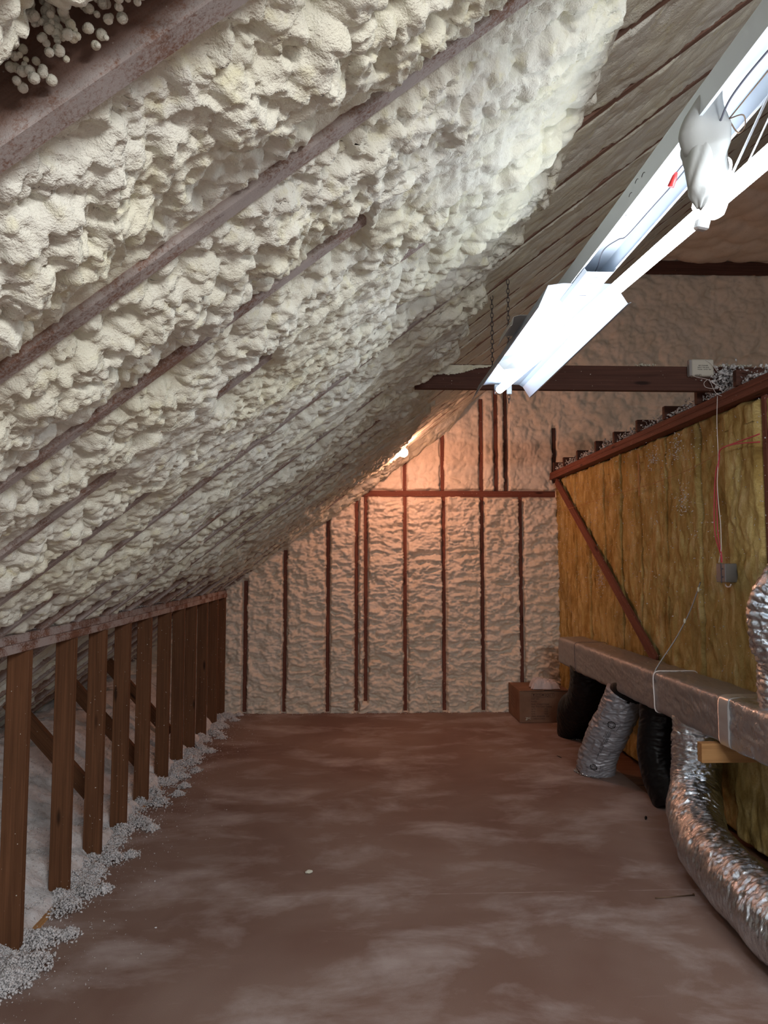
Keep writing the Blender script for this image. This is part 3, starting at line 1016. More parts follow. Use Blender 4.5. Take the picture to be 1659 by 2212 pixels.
mod = empty('relay_module', (1.97, 3.985, 2.66), 'small beige electrical module fixed on the crossing beam with loose white wires', 'electrical module')
board('housing', (1.912, 3.978, 2.662), (2.042, 3.978, 2.662), 0.038, 0.098, 'module', mod, bev=0.006)
board('side_cover', (1.899, 3.978, 2.662), (1.915, 3.978, 2.662), 0.036, 0.096, 'module_side', mod, bev=0.005)
fr = Matrix.Translation(Vector((1.945, 3.9585, 2.64)) - mod.location) @ Matrix.Rotation(R(90), 4, 'X')
text_block('printed_label', [('AIR CLEANER', 0.004, 0.030, 0.0095), ('INPUT 120V 60HZ', 0.0, 0.019, 0.0085), ('MODEL  LISTED 73B7', 0.0, 0.008, 0.0085)], fr, 'ink', mod)
fr = Matrix.Translation(Vector((1.965, 3.9585, 2.6225)) - mod.location) @ Matrix.Rotation(R(90), 4, 'X') @ Matrix.Rotation(R(180), 4, 'Z')
text_block('printed_mark', [('LEVIT', 0.0, 0.0, 0.016)], fr, 'ink', mod)
wires = [
    [(1.905, 3.97, 2.625), (1.93, 3.94, 2.60), (1.985, 3.93, 2.585), (2.03, 3.93, 2.56), (2.09, 3.93, 2.54)],
    [(1.985, 3.93, 2.585), (1.965, 3.93, 2.565), (1.975, 3.93, 2.54), (2.03, 3.93, 2.53)],
    [(2.0, 3.93, 2.575), (2.03, 3.93, 2.51), (2.07, 3.93, 2.492), (2.06, 3.93, 2.53), (2.01, 3.93, 2.57)],
    [(1.99, 3.955, 2.705), (2.02, 3.945, 2.68), (2.045, 3.94, 2.64), (2.08, 3.94, 2.60)],
]
for p in wires:
    tube('wire', spline(p, 8), 0.0014, 'wire_white', mod, n=6)

# ------------------------------------------------------------------ the fluorescent fixture
LX0, LX1, LZ, LT = 0.680, 0.785, 2.437, 2.493
fx = empty('fluorescent_fixture', (0.73, 3.5, 2.437), 'long hanging white fluorescent light fixture, its near half without a reflector', 'lamp')
O = fx.location


def prof(name, pts, y0, y1, material, thick=0.0012, close=False):
    """a thin folded sheet: profile pts (x,z) run from y0 to y1, with real thickness"""
    p = np.array(pts, float)
    d = np.gradient(p, axis=0)
    nn = np.stack([-d[:, 1], d[:, 0]], 1)
    nn /= np.linalg.norm(nn, axis=1)[:, None]
    q = np.concatenate([p - nn * thick / 2, (p + nn * thick / 2)[::-1]])
    n = len(q)
    V = np.concatenate([np.stack([q[:, 0], np.full(n, y), q[:, 1]], 1) for y in (y0, y1)]) - np.array(O)
    F = [(i, (i + 1) % n, n + (i + 1) % n, n + i) for i in range(n)]
    bm = bmesh.new()
    vs = [bm.verts.new(v) for v in V]
    for f in F: bm.faces.new([vs[i] for i in f])
    k = n // 2
    for base in (0, n):
        for i in range(k - 1):
            bm.faces.new([vs[base + i], vs[base + i + 1], vs[base + n - 2 - i], vs[base + n - 1 - i]])
    bmesh.ops.recalc_face_normals(bm, faces=bm.faces)
    me = bpy.data.meshes.new(name)
    bm.to_mesh(me)
    bm.free()
    return link(name, me, material, fx, smooth=False)


prof('channel', [(LX0 + 0.006, LZ + 0.0005), (LX0, LZ), (LX0, LT), (LX0 + 0.03, LT), (LX1 - 0.03, LT), (LX1, LT), (LX1, LZ), (LX1 - 0.006, LZ + 0.0005)], -0.05, 3.50, 'enamel')
prof('reflector', [(0.572, 2.360), (0.575, 2.358), (0.606, 2.428), (0.655, 2.4355), (0.81, 2.4355), (0.828, 2.424), (0.861, 2.372), (0.872, 2.376)], 2.20, 3.50, 'pan')
rf = prof('channel_cover', [(LX0 + 0.004, 2.434), (LX0 + 0.012, 2.424), (LX1 - 0.012, 2.424), (LX1 - 0.004, 2.434)], 2.08, 2.34, 'enamel')
prof('end_plate', [(LX0, 2.44), (LX0 + 0.001, 2.492)], -0.05, -0.04, 'enamel')
board('end_cap', (LX0, 3.502, 2.465), (LX1, 3.502, 2.465), 0.003, 0.056, 'enamel', fx, bev=0)
board('inner_divider', (LX0 + 0.002, 2.36, 2.465), (LX1 - 0.002, 2.36, 2.465), 0.003, 0.052, 'enamel', fx, bev=0)
# broken flap bent down under the reflector
bm = bmesh.new()
pts = [(0.605, 2.98, 2.425), (0.69, 2.93, 2.425), (0.70, 2.955, 2.372), (0.628, 3.0, 2.374), (0.60, 2.985, 2.40)]
vs = [bm.verts.new(Vector(p) - O) for p in pts] + [bm.verts.new(Vector(p) - O + Vector((0, 0.002, 0.0))) for p in pts]
bm.faces.new(vs[:5]); bm.faces.new(vs[5:][::-1])
for i in range(5): bm.faces.new([vs[i], vs[(i + 1) % 5], vs[5 + (i + 1) % 5], vs[5 + i]])
me = bpy.data.meshes.new('bent_flap'); bm.to_mesh(me); bm.free()
link('bent_flap', me, 'enamel_out', fx, smooth=False)
prof('side_bracket', [(0.548, 2.395), (0.556, 2.40), (0.562, 2.43), (0.585, 2.437), (0.612, 2.437)], 2.50, 2.74, 'enamel_out')
# slots and knock-outs of the channel
def arc(cx, cy, r, x, a0, a1, plane):
    a = np.linspace(a0, a1, 8)
    if plane == 'side':
        return np.stack([np.full(8, x), cy + r * np.cos(a), cx + r * np.sin(a)], 1)
    return np.stack([cx + r * np.cos(a), cy + r * np.sin(a), np.full(8, x)], 1)
for cz, cy, r in ((2.475, 0.98, 0.014), (2.462, 1.62, 0.012), (2.455, 1.70, 0.012), (2.468, 1.66, 0.012)):
    tube('knockout', arc(cz, cy, r, LX0 - 0.0012, 0.6, 2.4, 'side'), 0.0007, 'wire_black', fx, n=5)
for cx, cy in ((0.725, 1.95), (0.728, 1.86), (0.715, 2.05)):
    sphere('hole', (cx, cy, LT - 0.0016), 0.0022, 'wire_black', fx, seg=8)
for x0, y in ((0.725, 2.27), (0.735, 2.27), (0.725, 2.17), (0.722, 2.12)):
    board('slot', (x0, y, 2.4232), (x0 + 0.016, y, 2.4232), 0.003, 0.0008, 'wire_black', fx, bev=0)
board('maker_mark', (0.715, 2.205, 2.4342), (0.75, 2.205, 2.4342), 0.012, 0.0006, 'enamel_out', fx, bev=0)
# wires inside the open channel
tube('wire', spline([(0.70, 2.33, 2.45), (0.715, 2.25, 2.44), (0.735, 2.2, 2.442), (0.735, 2.12, 2.45), (0.715, 2.0, 2.455), (0.728, 1.92, 2.45), (0.745, 1.9, 2.452),
                     (0.748, 1.75, 2.45), (0.75, 1.6, 2.447), (0.745, 1.53, 2.444), (0.722, 1.505, 2.43), (0.703, 1.50, 2.408)], 8), 0.0016, 'wire_black', fx, n=6)
tube('wire', spline([(0.72, 1.35, 2.42), (0.715, 1.28, 2.44), (0.725, 1.15, 2.45), (0.75, 1.05, 2.455), (0.77, 0.9, 2.47), (0.77, 0.6, 2.48)], 8), 0.002, 'wire_black', fx, n=6)
tube('wire', spline([(0.738, 1.34, 2.43), (0.752, 1.2, 2.45), (0.765, 1.05, 2.465), (0.78, 0.8, 2.48)], 8), 0.0014, 'nail', fx, n=6)
tube('wire', spline([(0.738, 1.34, 2.43), (0.755, 1.32, 2.425), (0.766, 1.335, 2.41), (0.757, 1.345, 2.405), (0.738, 1.342, 2.43)], 8), 0.0014, 'nail', fx, n=6)
tube('wire_nut', [(0.703, 1.50, 2.408), (0.700, 1.502, 2.400), (0.693, 1.508, 2.380)], np.array([0.003, 0.006, 0.0075]), 'red_plastic', fx, n=12)
# lamp sockets at the far end and the leaning tube
for x in (0.696, 0.757):
    t = board('lamp_socket', (x, 3.49, 2.434), (x, 3.49, 2.383), 0.026, 0.018, 'ceramic', fx, up=(0, 1, 0), bev=0.006)
a, b = np.array([0.700, 3.475, 2.398]), np.array([0.7555, 1.03, 2.281])
dirv = (b - a) / np.linalg.norm(b - a)
lt = empty('fluorescent_tube', tuple(a), 'glowing eight foot fluorescent tube, its near end sagging below the channel', 'lamp tube')
tube('glass_tube', np.array([a + dirv * s for s in (0.02, 0.6, 1.2, 1.8, 2.415)]), 0.0185, 'lamp', lt, n=24)
for s0, s1 in ((0.0, 0.028), (2.41, 2.438)):
    tube('metal_cap', np.array([a + dirv * s0, a + dirv * s1]), 0.0192, 'steel', lt, n=24)
# two strips that hold the near end of the tube up
def strip(name, p0, p1, wdt):
    return board(name, p0, p1, wdt, 0.0015, 'enamel', fx, up=(1, -0.7, 0), bev=0)
strip('hanger_strip', (0.786, 1.28, 2.445), (0.745, 1.36, 2.315), 0.022)
strip('hanger_strip', (0.790, 1.22, 2.445), (0.752, 1.31, 2.315), 0.016)

# white fabric knotted around the channel, and the bulb behind it
fb = empty('knotted_fabric', (0.70, 1.4, 2.44), 'white fabric tied in a bundle around the lamp channel near the bulb', 'cloth')


def sack(name, path, wid, dep, seed, parent):
    P = spline(path, 10)
    k = len(P)
    wv = np.interp(np.linspace(0, 1, k), np.linspace(0, 1, len(wid)), wid)
    dv = np.interp(np.linspace(0, 1, k), np.linspace(0, 1, len(dep)), dep)
    n = 48
    ph = np.linspace(0, 2 * np.pi, n, endpoint=False)
    s = np.linspace(0, 1, k)[:, None]
    f = 1 + 0.22 * np.abs(vn(ph[None] * 1.1 + 2.2 * s, s * 2 + 0 * ph[None], seed)) * 2 - 0.25 * np.abs(np.sin(ph[None] * 1.5 + 3 * s + seed))
    Q = P[:, None, :] + np.stack([np.cos(ph)[None] * wv[:, None] * f, np.sin(ph)[None] * dv[:, None] * f, 0 * f + 0.004 * vn(ph[None] * 2, s * 5, seed + 3)], -1)
    Q = np.concatenate([np.repeat(P[:1, None], n, 1), Q, np.repeat(P[-1:, None], n, 1)], 0) - np.array(parent.location)
    return grids(name, [(Q, dict(close_v=True))], 'sheet', parent)


sack('upper_fold', [(0.722, 1.33, 2.53), (0.708, 1.35, 2.49), (0.702, 1.37, 2.45), (0.708, 1.38, 2.42), (0.718, 1.38, 2.385), (0.728, 1.38, 2.352), (0.736, 1.38, 2.335)], [0.006, 0.020, 0.034, 0.042, 0.041, 0.026, 0.006], [0.006, 0.02, 0.034, 0.040, 0.036, 0.02, 0.005], 3, fb)
sack('lower_fold', [(0.702, 1.385, 2.43), (0.701, 1.385, 2.39), (0.699, 1.385, 2.34), (0.697, 1.385, 2.30), (0.695, 1.385, 2.268)], [0.02, 0.036, 0.034, 0.027, 0.008], [0.02, 0.03, 0.030, 0.024, 0.006], 8, fb)
lb = empty('light_bulb', (0.745, 1.43, 2.33), 'glowing cool white bulb behind the knotted fabric on the lamp', 'bulb')
tube('glass_bulb', spline([(0.742, 1.46, 2.285), (0.748, 1.455, 2.30), (0.756, 1.45, 2.33), (0.766, 1.445, 2.365), (0.775, 1.44, 2.392), (0.779, 1.44, 2.404)], 6),
     np.interp(np.linspace(0, 1, 31), [0, 0.06, 0.2, 0.4, 0.7, 0.93, 1], [0.003, 0.02, 0.034, 0.036, 0.022, 0.016, 0.004]), 'cfl', lb, n=24)
board('bulb_socket', (0.741, 1.462, 2.285), (0.737, 1.468, 2.262), 0.026, 0.026, 'ceramic', lb, up=(0, 1, 0), bev=0.004)


# chains
def chain(x, y, z0, z1, label, dx=0.0):
    n = int((z0 - z1) / 0.021)
    parts = []
    for i in range(n):
        c = np.array([x + dx * i / n, y, z0 - 0.021 * (i + 0.5)])
        a = np.linspace(0, 2 * np.pi, 17)
        px, pz = 0.0065 * np.cos(a), 0.0135 * np.sin(a)
        ring = np.stack([px, 0 * px, pz], 1) if i % 2 == 0 else np.stack([0 * px, px, pz], 1)
        parts.append((tube_P(ring + c, 0.0017, 6, cap=False), dict(close_v=True)))
    o = grids('chain', parts, 'dark_metal')
    setp(o, label, 'chain', 'chains of the lamp')
    return o


chain(0.632, 3.27, Z0 + SL * 0.632 - 0.002, 2.43, 'left one of the two dark chains holding the lamp from the rafters')
chain(0.694, 3.20, Z0 + SL * 0.694 - 0.002, 2.49, 'right one of the two dark chains holding the lamp from the rafters')
chain(0.770, 3.56, 2.44, 2.345, 'short loose chain end dangling at the far end of the lamp')

# ------------------------------------------------------------------ warm globe bulb under the roof
gb = empty('globe_bulb', (0.443, 6.72, 2.59), 'small glowing warm round bulb under the sloped foam ceiling at the back', 'bulb')
sphere('glass_globe', (0.443, 6.72, 2.588), 0.043, 'warm', gb)
tube('lamp_holder', [(0.443, 6.72, 2.625), (0.438, 6.73, 2.66)], 0.02, 'ceramic', gb, n=16)

# ------------------------------------------------------------------ rectangular duct
rd = empty('wrapped_duct', (1.975, 4.0, 0.64), 'long rectangular duct wrapped in dull foil along the right wall', 'duct')


def rect_section(name, y0, y1, material, seed, grow=0.0, amp=0.006):
    xc, zc, hx, hz, rr = 1.975, 0.7555, 0.135 + grow, 0.1205 + grow, 0.022
    n = 160
    per = []
    a = np.linspace(0, 2 * np.pi, n, endpoint=False)
    ca, sa = np.cos(a), np.sin(a)
    m = 1 / np.maximum(np.abs(ca) / hx, np.abs(sa) / hz)
    X, Z = ca * m, sa * m
    # superellipse rounding
    p = 9.0
    m2 = (np.abs(ca / hx) ** p + np.abs(sa / hz) ** p) ** (-1 / p)
    X, Z = ca * m2, sa * m2
    ys = span((y0, y1, 0.010))
    A, Yg = np.meshgrid(a, ys)
    w = amp * fbm(A * 3 + Yg * 4, Yg * 9, seed, 4) + amp * 0.9 * (1 - 2.2 * np.abs(fbm(A * 2.5, Yg * 14 + A * 3, seed + 9, 3))) * 0.6
    w = w + amp * 0.8 * fbm(A * 1.2, Yg * 2.0, seed + 5, 2)
    nx, nz = ca, sa
    Q = np.stack([xc + X[None] + w * nx[None], Yg, zc + Z[None] + w * nz[None]], -1)
    c0 = np.array([xc, y0, zc]); c1 = np.array([xc, ys[-1], zc])
    Q = np.concatenate([np.repeat(c0[None, None], n, 1), Q, np.repeat(c1[None, None], n, 1)], 0) - np.array(rd.location)
    return grids(name, [(Q, dict(close_v=True))], material, rd)


rect_section('far_section', 6.03, 6.54, 'foil_dull', 701, -0.002, 0.003)['label'] = 'smooth far end of the duct'
rect_section('wrapped_section', 3.60, 6.025, 'foil_dull', 711)
rect_section('near_section', 1.2, 3.585, 'foil_near', 721, 0.003, 0.009)['label'] = 'brighter crumpled foil near the camera'
rect_section('tape_band', 3.53, 3.63, 'tape', 731, 0.0075, 0.001)['label'] = 'silver tape band'
for y in (4.42, 6.03):
    a = np.linspace(0, 2 * np.pi, 81)
    p = 9.0
    m2 = (np.abs(np.cos(a) / 0.142) ** p + np.abs(np.sin(a) / 0.127) ** p) ** (-1 / p)
    tube('strap', np.stack([1.975 + np.cos(a) * m2, y + 0.006 * np.sin(a * 3), 0.7555 + np.sin(a) * m2], 1), 0.004 if y < 5 else 0.002, 'wire_white' if y < 5 else 'wire_black', rd, n=6, cap=False)

o = board('support_block', (1.765, 3.70, 0.578), (2.14, 3.70, 0.578), 0.05, 0.098, 'block')
setp(o, 'short wooden block under the wrapped duct beside the silver flexible duct', 'wood block')
sw = empty('hanging_strap', (2.11, 4.35, 1.42), 'thin grey strap running from the wool wall down to the wrapped duct', 'strap')
tube('cord', spline([(2.115, 4.354, 1.43), (2.06, 4.39, 1.25), (1.98, 4.42, 1.08), (1.86, 4.45, 0.885), (1.832, 4.43, 0.80)], 10), 0.0045, 'steel', sw, n=6)
for (cy, cz, cx) in ((4.354, 1.385, 2.10), (4.40, 1.19, 2.03)):
    sphere('foam_bit', (cx, cy, cz), 0.008, 'foam', sw, (1, 1, 2), 10)


# ------------------------------------------------------------------ flexible ducts
def flex_rad(r, ring, pitch, crum, seed, prof=None, twist=0.0):
    def f(s, p):
        st = s + twist * p
        w = vn(p * 1.9, s * 26, seed)
        rr = r + ring * (np.abs(np.sin(np.pi * st / pitch)) - 0.5) * (0.7 + 0.5 * w)
        x, y = np.cos(p), np.sin(p)
        c = (1 - 2.4 * np.abs(fbm(x * 2.1 + y * 1.7 + 11, s * 30 + 2.2 * np.sin(p + seed), seed + 3, 4))) * crum
        c2 = fbm(x * 1.5 + 5 + y, s * 6, seed + 6, 3) * crum * 1.4
        rr = rr + c + c2
        if prof is not None:
            rr = rr * prof(s, p)
        return rr
    return f


def flex(name, pts, r, ring, pitch, crum, seed, material, parent, prof=None, twist=0.0, n=110, ds=0.0042, ell=None):
    P = resample(spline(pts, 20), ds)
    return tube(name, P, flex_rad(r, ring, pitch, crum, seed, prof, twist), material, parent, n=n, ell=ell)


# silver duct: drops out of the wrapped duct and runs along the floor
sd = empty('silver_flexible_duct', (1.95, 4.15, 0.0), 'shiny silver flexible duct dropping from the wrapped duct and bending along the floor', 'duct')
pinch = lambda s, p: 1 - 0.10 * np.exp(-((s - 0.86) / 0.05) ** 2) * (0.6 + 0.4 * np.cos(p)) + 0.05 * np.exp(-((s - 0.50) / 0.12) ** 2)
flex('foil_sleeve', [(1.965, 4.15, 0.590), (1.965, 4.155, 0.48), (1.955, 4.15, 0.36), (1.915, 4.08, 0.245), (1.815, 3.86, 0.160), (1.735, 3.60, 0.142), (1.69, 3.30, 0.137),
                     (1.665, 3.0, 0.137), (1.635, 2.6, 0.137), (1.60, 2.1, 0.137), (1.58, 1.6, 0.137)], 0.131, 0.0028, 0.024, 0.0095, 801, 'foil', sd, pinch, 0.002)
flex('collar', [(1.965, 4.15, 0.665), (1.965, 4.15, 0.62), (1.965, 4.15, 0.585)], 0.128, 0.003, 0.03, 0.006, 811, 'foil', sd, n=90)['label'] = 'crumpled foil collar'

# grey printed duct
gd = empty('grey_flexible_duct', (1.76, 5.37, 0.0), 'grey plastic flexible duct with black print leaning down to the floor', 'duct')
gp = [(1.93, 5.14, 0.62), (1.905, 5.18, 0.52), (1.84, 5.27, 0.32), (1.79, 5.34, 0.14), (1.775, 5.37, 0.01)]
GR = flex_rad(0.132, 0.0016, 0.030, 0.0095, 821, None, 0.003)
GP = resample(spline(gp, 20), 0.0042)
tube('film_sleeve', GP, GR, 'grey_film', gd, n=110)
flex('inner_sleeve', [(1.965, 5.09, 0.68), (1.955, 5.11, 0.655), (1.92, 5.155, 0.59)], 0.118, 0.002, 0.03, 0.003, 831, 'black', gd, n=60)['label'] = 'black inner sleeve end'
C = np.array([[1.775 + 0.145 * math.cos(q) * rg.uniform(0.9, 1.05), 5.37 + 0.16 * math.sin(q) * rg.uniform(0.9, 1.05), 0.008] for q in rg.uniform(1.9, 4.6, 90)])
o = link('ragged_hem', flakes_mesh('ragged_hem', C - np.array(gd.location), rg.uniform(0.01, 0.028, 90), 8), 'foil', gd, smooth=False)
o['label'] = 'ragged foil hem on the floor'


def on_tube(P, radf, A, S, lift=0.0018):
    """points on the tube surface for angle A and length S (same shape)"""
    T = np.gradient(P, axis=0); T /= np.linalg.norm(T, axis=1)[:, None]
    N = np.zeros_like(P)
    ref = np.array([0, 0, 1.0]) if abs(T[0, 2]) < 0.9 else np.array([-1.0, 0, 0])
    v = ref - T[0] * ref.dot(T[0]); N[0] = v / np.linalg.norm(v)
    for i in range(1, len(P)):
        v = N[i - 1] - T[i] * N[i - 1].dot(T[i]); N[i] = v / np.linalg.norm(v)
    B = np.cross(T, N)
    seg = np.linalg.norm(np.diff(P, axis=0), axis=1); s = np.concatenate([[0], np.cumsum(seg)])
    it = lambda Z: np.stack([np.interp(S, s, Z[:, i]) for i in range(3)], -1)
    r = radf(S, A) + lift
    return it(P) + r[..., None] * (np.cos(A)[..., None] * it(N) + np.sin(A)[..., None] * it(B)), (P, N, B, s)


# angle that faces the camera
_, (PP, NN, BB, ss) = on_tube(GP, GR, np.zeros((1, 1)), np.full((1, 1), 0.3))
i0 = int(np.argmin(np.abs(ss - 0.3)))
cv = np.array([0, 0, 1.55]) - PP[i0]
A0 = math.atan2(cv.dot(BB[i0]), cv.dot(NN[i0]))
down = True


def stroke_grid(a0, a1, s0, s1, wdt):
    """ribbon between two points in (angle*r, s) space"""
    n = 14
    t = np.linspace(0, 1, n)[:, None]
    d = np.array([a1 - a0, s1 - s0]); L = np.linalg.norm(d) + 1e-9
    nr = np.array([-d[1], d[0]]) / L * wdt / 2
    c = np.array([a0, s0]) + t * d
    l, r_ = c - nr, c + nr
    g = np.stack([l, r_], 1)
    Q, _ = on_tube(GP, GR, A0 + g[..., 0] / 0.132, g[..., 1])
    return (Q - np.array(gd.location), dict())


marks = []
def tri(ca, cs, k=1.0):
    pts = [(-0.052, 0.022), (0.0, -0.048), (0.052, 0.022)]
    # triangle outline open at the ring
    q = [(-0.05 * k, -0.03 * k), (0.055 * k, 0.02 * k), (-0.045 * k, 0.032 * k), (-0.05 * k, -0.03 * k)]
    for (x0, y0), (x1, y1) in zip(q[:-1], q[1:]):
        marks.append(stroke_grid(ca + x0, ca + x1, cs + y0, cs + y1, 0.002))
    for r0, wd in ((0.024 * k, 0.007), (0.014 * k, 0.003)):
        a = np.linspace(0, 2 * np.pi, 25)
        for j in range(24):
            marks.append(stroke_grid(ca + r0 * np.cos(a[j]), ca + r0 * np.cos(a[j + 1]), cs + r0 * np.sin(a[j]), cs + r0 * np.sin(a[j + 1]), wd))
tri(-0.0, 0.21)
n_a = len(marks)
tri(-0.0, 0.585, 0.9)
n_b = len(marks)
rg2 = random.Random(4)
for row, (c0, s0, s1) in enumerate(((-0.020, 0.27, 0.35), (-0.010, 0.262, 0.36), (0.0, 0.262, 0.36), (0.010, 0.275, 0.32), (-0.012, 0.385, 0.45), (-0.004, 0.37, 0.45), (0.004, 0.37, 0.43), (-0.004, 0.46, 0.52))):
    s = s0
    while s < s1:
        l = rg2.uniform(0.002, 0.005)
        marks.append(stroke_grid(c0 - 0.0028, c0 + 0.0028, s, s + rg2.choice((0, 0.002)), 0.0016))
        if rg2.random() < 0.6: marks.append(stroke_grid(c0 + rg2.choice((-0.0028, 0, 0.0028)), c0, s, s + l, 0.0014))
        s += l + 0.0012
for nm_, mk_, lb_ in (('printed_emblem', marks[:n_a], 'round emblem in a triangle'), ('printed_emblem', marks[n_a:n_b], 'lower round emblem near the floor'), ('printed_text', marks[n_b:], 'rows of small black print')):
    grids(nm_, mk_, 'ink', gd, smooth=False)['label'] = lb_

# two black ducts
bd = empty('black_flexible_duct', (2.0, 6.5, 0.0), 'black plastic covered flexible duct standing beside the cardboard box', 'duct')
bell = lambda s, p: 1 + 0.18 * np.exp(-((s - 0.50) / 0.12) ** 2) * (1 + np.cos(p - 1.2)) * 0.7
flex('film_sleeve', [(1.985, 6.12, 0.66), (1.99, 6.16, 0.5), (1.985, 6.28, 0.32), (1.96, 6.42, 0.16), (1.97, 6.50, 0.02)], 0.155, 0.0008, 0.05, 0.005, 841, 'black', bd, bell, n=80)
C = np.array([[1.99 + rg.uniform(-0.10, 0.16), 6.33 + rg.uniform(-0.03, 0.03), 0.008] for q in range(60)])
setp(link('foil_scraps', flakes_mesh('foil_scraps', C, rg.uniform(0.008, 0.02, 60), 8), 'foil', smooth=False), 'bits of foil and fluff at the foot of the black duct beside the box', 'scraps', kind='stuff')
bd = empty('black_flexible_duct', (2.0, 4.7, 0.0), 'black plastic covered flexible duct bulging behind the silver duct', 'duct')
flex('film_sleeve', [(2.0, 4.72, 0.62), (1.99, 4.72, 0.50), (1.975, 4.72, 0.33), (1.985, 4.68, 0.18), (2.03, 4.62, 0.03)], 0.128, 0.0008, 0.05, 0.004, 851, 'black', bd, None, n=80)

# duct stub coming down at the right picture edge
ed = empty('foil_duct_stub', (1.96, 3.30, 0.88), 'brownish crumpled foil duct entering at the right picture edge above the wrapped duct', 'duct')
flex('foil_sleeve', [(2.10, 3.22, 1.60), (2.02, 3.26, 1.48), (1.962, 3.30, 1.36), (1.955, 3.31, 1.22), (1.985, 3.30, 1.08), (1.985, 3.30, 0.95), (1.985, 3.30, 0.86)], 0.108, 0.008, 0.035, 0.010, 861, 'foil', ed, None, 0.003, n=90)

# ------------------------------------------------------------------ electrical box and wires on the wool
eb = empty('junction_box', (2.09, 4.02, 1.49), 'grey steel electrical box on the mineral wool wall', 'electrical box')
board('box_body', (2.075, 3.955, 1.44), (2.075, 3.955, 1.545), 0.075, 0.10, 'steel', eb, up=(0, 1, 0), bev=0.003)
board('cover_seam', (2.0365, 3.948, 1.435), (2.0365, 3.948, 1.548), 0.004, 0.003, 'wire_black', eb, up=(0, 1, 0), bev=0)
for z in (1.47, 1.515):
    sphere('knockout_hole', (2.036, 3.93, z), 0.004, 'wire_black', eb, seg=8)
a = np.linspace(np.pi, 2 * np.pi, 12)
tube('cable_loop', np.stack([2.07 + 0 * a, 3.94 + 0.03 * np.cos(a), 1.432 + 0.018 * np.sin(a)], 1), 0.004, 'wire_white', eb, n=6)
rw = empty('red_wires', (2.05, 3.97, 1.9), 'red wires hanging down the mineral wool to the grey electrical box', 'wire')
xw = 2.045
for off, mid in ((0.0, 0.03), (0.010, 0.060)):
    tube('red_wire', spline([(xw, 3.95 + off, 1.55), (xw, 3.955 + off, 1.60), (xw, 3.955 + mid + off * 0.4, 1.72), (xw, 3.955 + mid, 1.90), (xw, 3.945 + mid * 0.7, 2.06), (xw, 3.945, 2.13),
                             (xw - 0.01, 3.92, 2.170), (xw - 0.02, 3.85, 2.185), (xw - 0.02, 3.70, 2.190 - off), (xw - 0.02, 3.50, 2.195 - off * 4)], 8), 0.0036, 'wire_red', rw, n=8)
ww = empty('white_cord', (2.05, 3.96, 2.0), 'thin pale cord hanging from the top plate beside the red wires', 'wire')
tube('cord', spline([(2.06, 3.97, 2.50), (2.05, 3.965, 2.35), (2.048, 3.96, 2.2), (2.044, 3.955, 2.12), (2.044, 3.972, 2.0), (2.044, 3.965, 1.88), (2.044, 3.95, 1.76), (2.044, 3.955, 1.62), (2.044, 3.985, 1.55)], 8), 0.0022, 'wire_white', ww, n=6)
tw = empty('thin_twine', (2.09, 5.5, 2.1), 'thin tan twine stretched along the mineral wool wall', 'twine')
tube('cord', spline([(2.085, 7.4, 2.08), (2.08, 6.6, 2.08), (2.08, 5.9, 2.095), (2.08, 5.3, 2.10), (2.08, 4.9, 2.105), (2.08, 4.4, 2.13), (2.075, 4.0, 2.175)], 8), 0.002, 'block', tw, n=5)

# ------------------------------------------------------------------ cardboard box with rag
cb = empty('cardboard_box', (1.86, 7.25, 0), 'brown cardboard box with printed shipping symbols in the far right corner', 'box')
bx0, bx1, by0, by1, bz = 1.585, 2.075, 7.02, 7.52, 0.30
board('carton_body', (bx0, (by0 + by1) / 2, bz / 2 + 0.001), (bx1, (by0 + by1) / 2, bz / 2 + 0.001), by1 - by0, bz, 'card', cb, bev=0.004)


def flap(p, name='flap', th=0.004):
    bm = bmesh.new()
    o_ = cb.location
    vs = [bm.verts.new(Vector(q) - o_) for q in p]
    vs2 = [bm.verts.new(Vector(q) - o_ + Vector((0, 0, th))) for q in p]
    n = len(p)
    bm.faces.new(vs[::-1]); bm.faces.new(vs2)
    for i in range(n): bm.faces.new([vs[i], vs[(i + 1) % n], vs2[(i + 1) % n], vs2[i]])
    me = bpy.data.meshes.new(name); bm.to_mesh(me); bm.free()
    return link(name, me, 'card', cb, smooth=False)


flap([(bx0, by0 - 0.004, bz + 0.002), (1.825, by0 - 0.012, bz + 0.010), (1.80, 7.26, bz + 0.012), (bx0, 7.27, bz + 0.003)])
flap([(1.815, by0 - 0.006, bz + 0.014), (bx1 + 0.004, by0 - 0.012, bz + 0.004), (bx1, 7.27, bz + 0.003), (1.79, 7.27, bz + 0.016)])
flap([(bx0, 7.275, bz + 0.003), (bx1, 7.275, bz + 0.003), (bx1, by1, bz + 0.002), (bx0, by1, bz + 0.002)])
fr = Matrix.Translation(Vector((0, by0 - 0.0006, 0)) - cb.location) @ Matrix.Rotation(R(90), 4, 'X')
rows = [('PART NO:', 1.70, 0.222, 0.018), ('PLACE:', 1.70, 0.198, 0.018), ('Item:  Closed Classic', 1.70, 0.172, 0.021), ('Size:  P.O Clean Ceiling', 1.70, 0.148, 0.021), ('Q.TY:', 1.70, 0.124, 0.018), ('PCS', 1.83, 0.124, 0.018),
        ('N.W:', 1.70, 0.102, 0.018), ('KGS', 1.83, 0.102, 0.018), ('G.W:', 1.70, 0.080, 0.018), ('KGS', 1.83, 0.080, 0.018), ('MEAS: 60X40X30', 1.70, 0.056, 0.018), ('CM', 1.845, 0.056, 0.018), ('MADE IN CHINA', 1.72, 0.034, 0.015)]
text_block('printed_text', rows, fr, 'faint_ink', cb)
# shipping symbols: glass, arrows, umbrella, recycling triangle, hook
bm = bmesh.new()


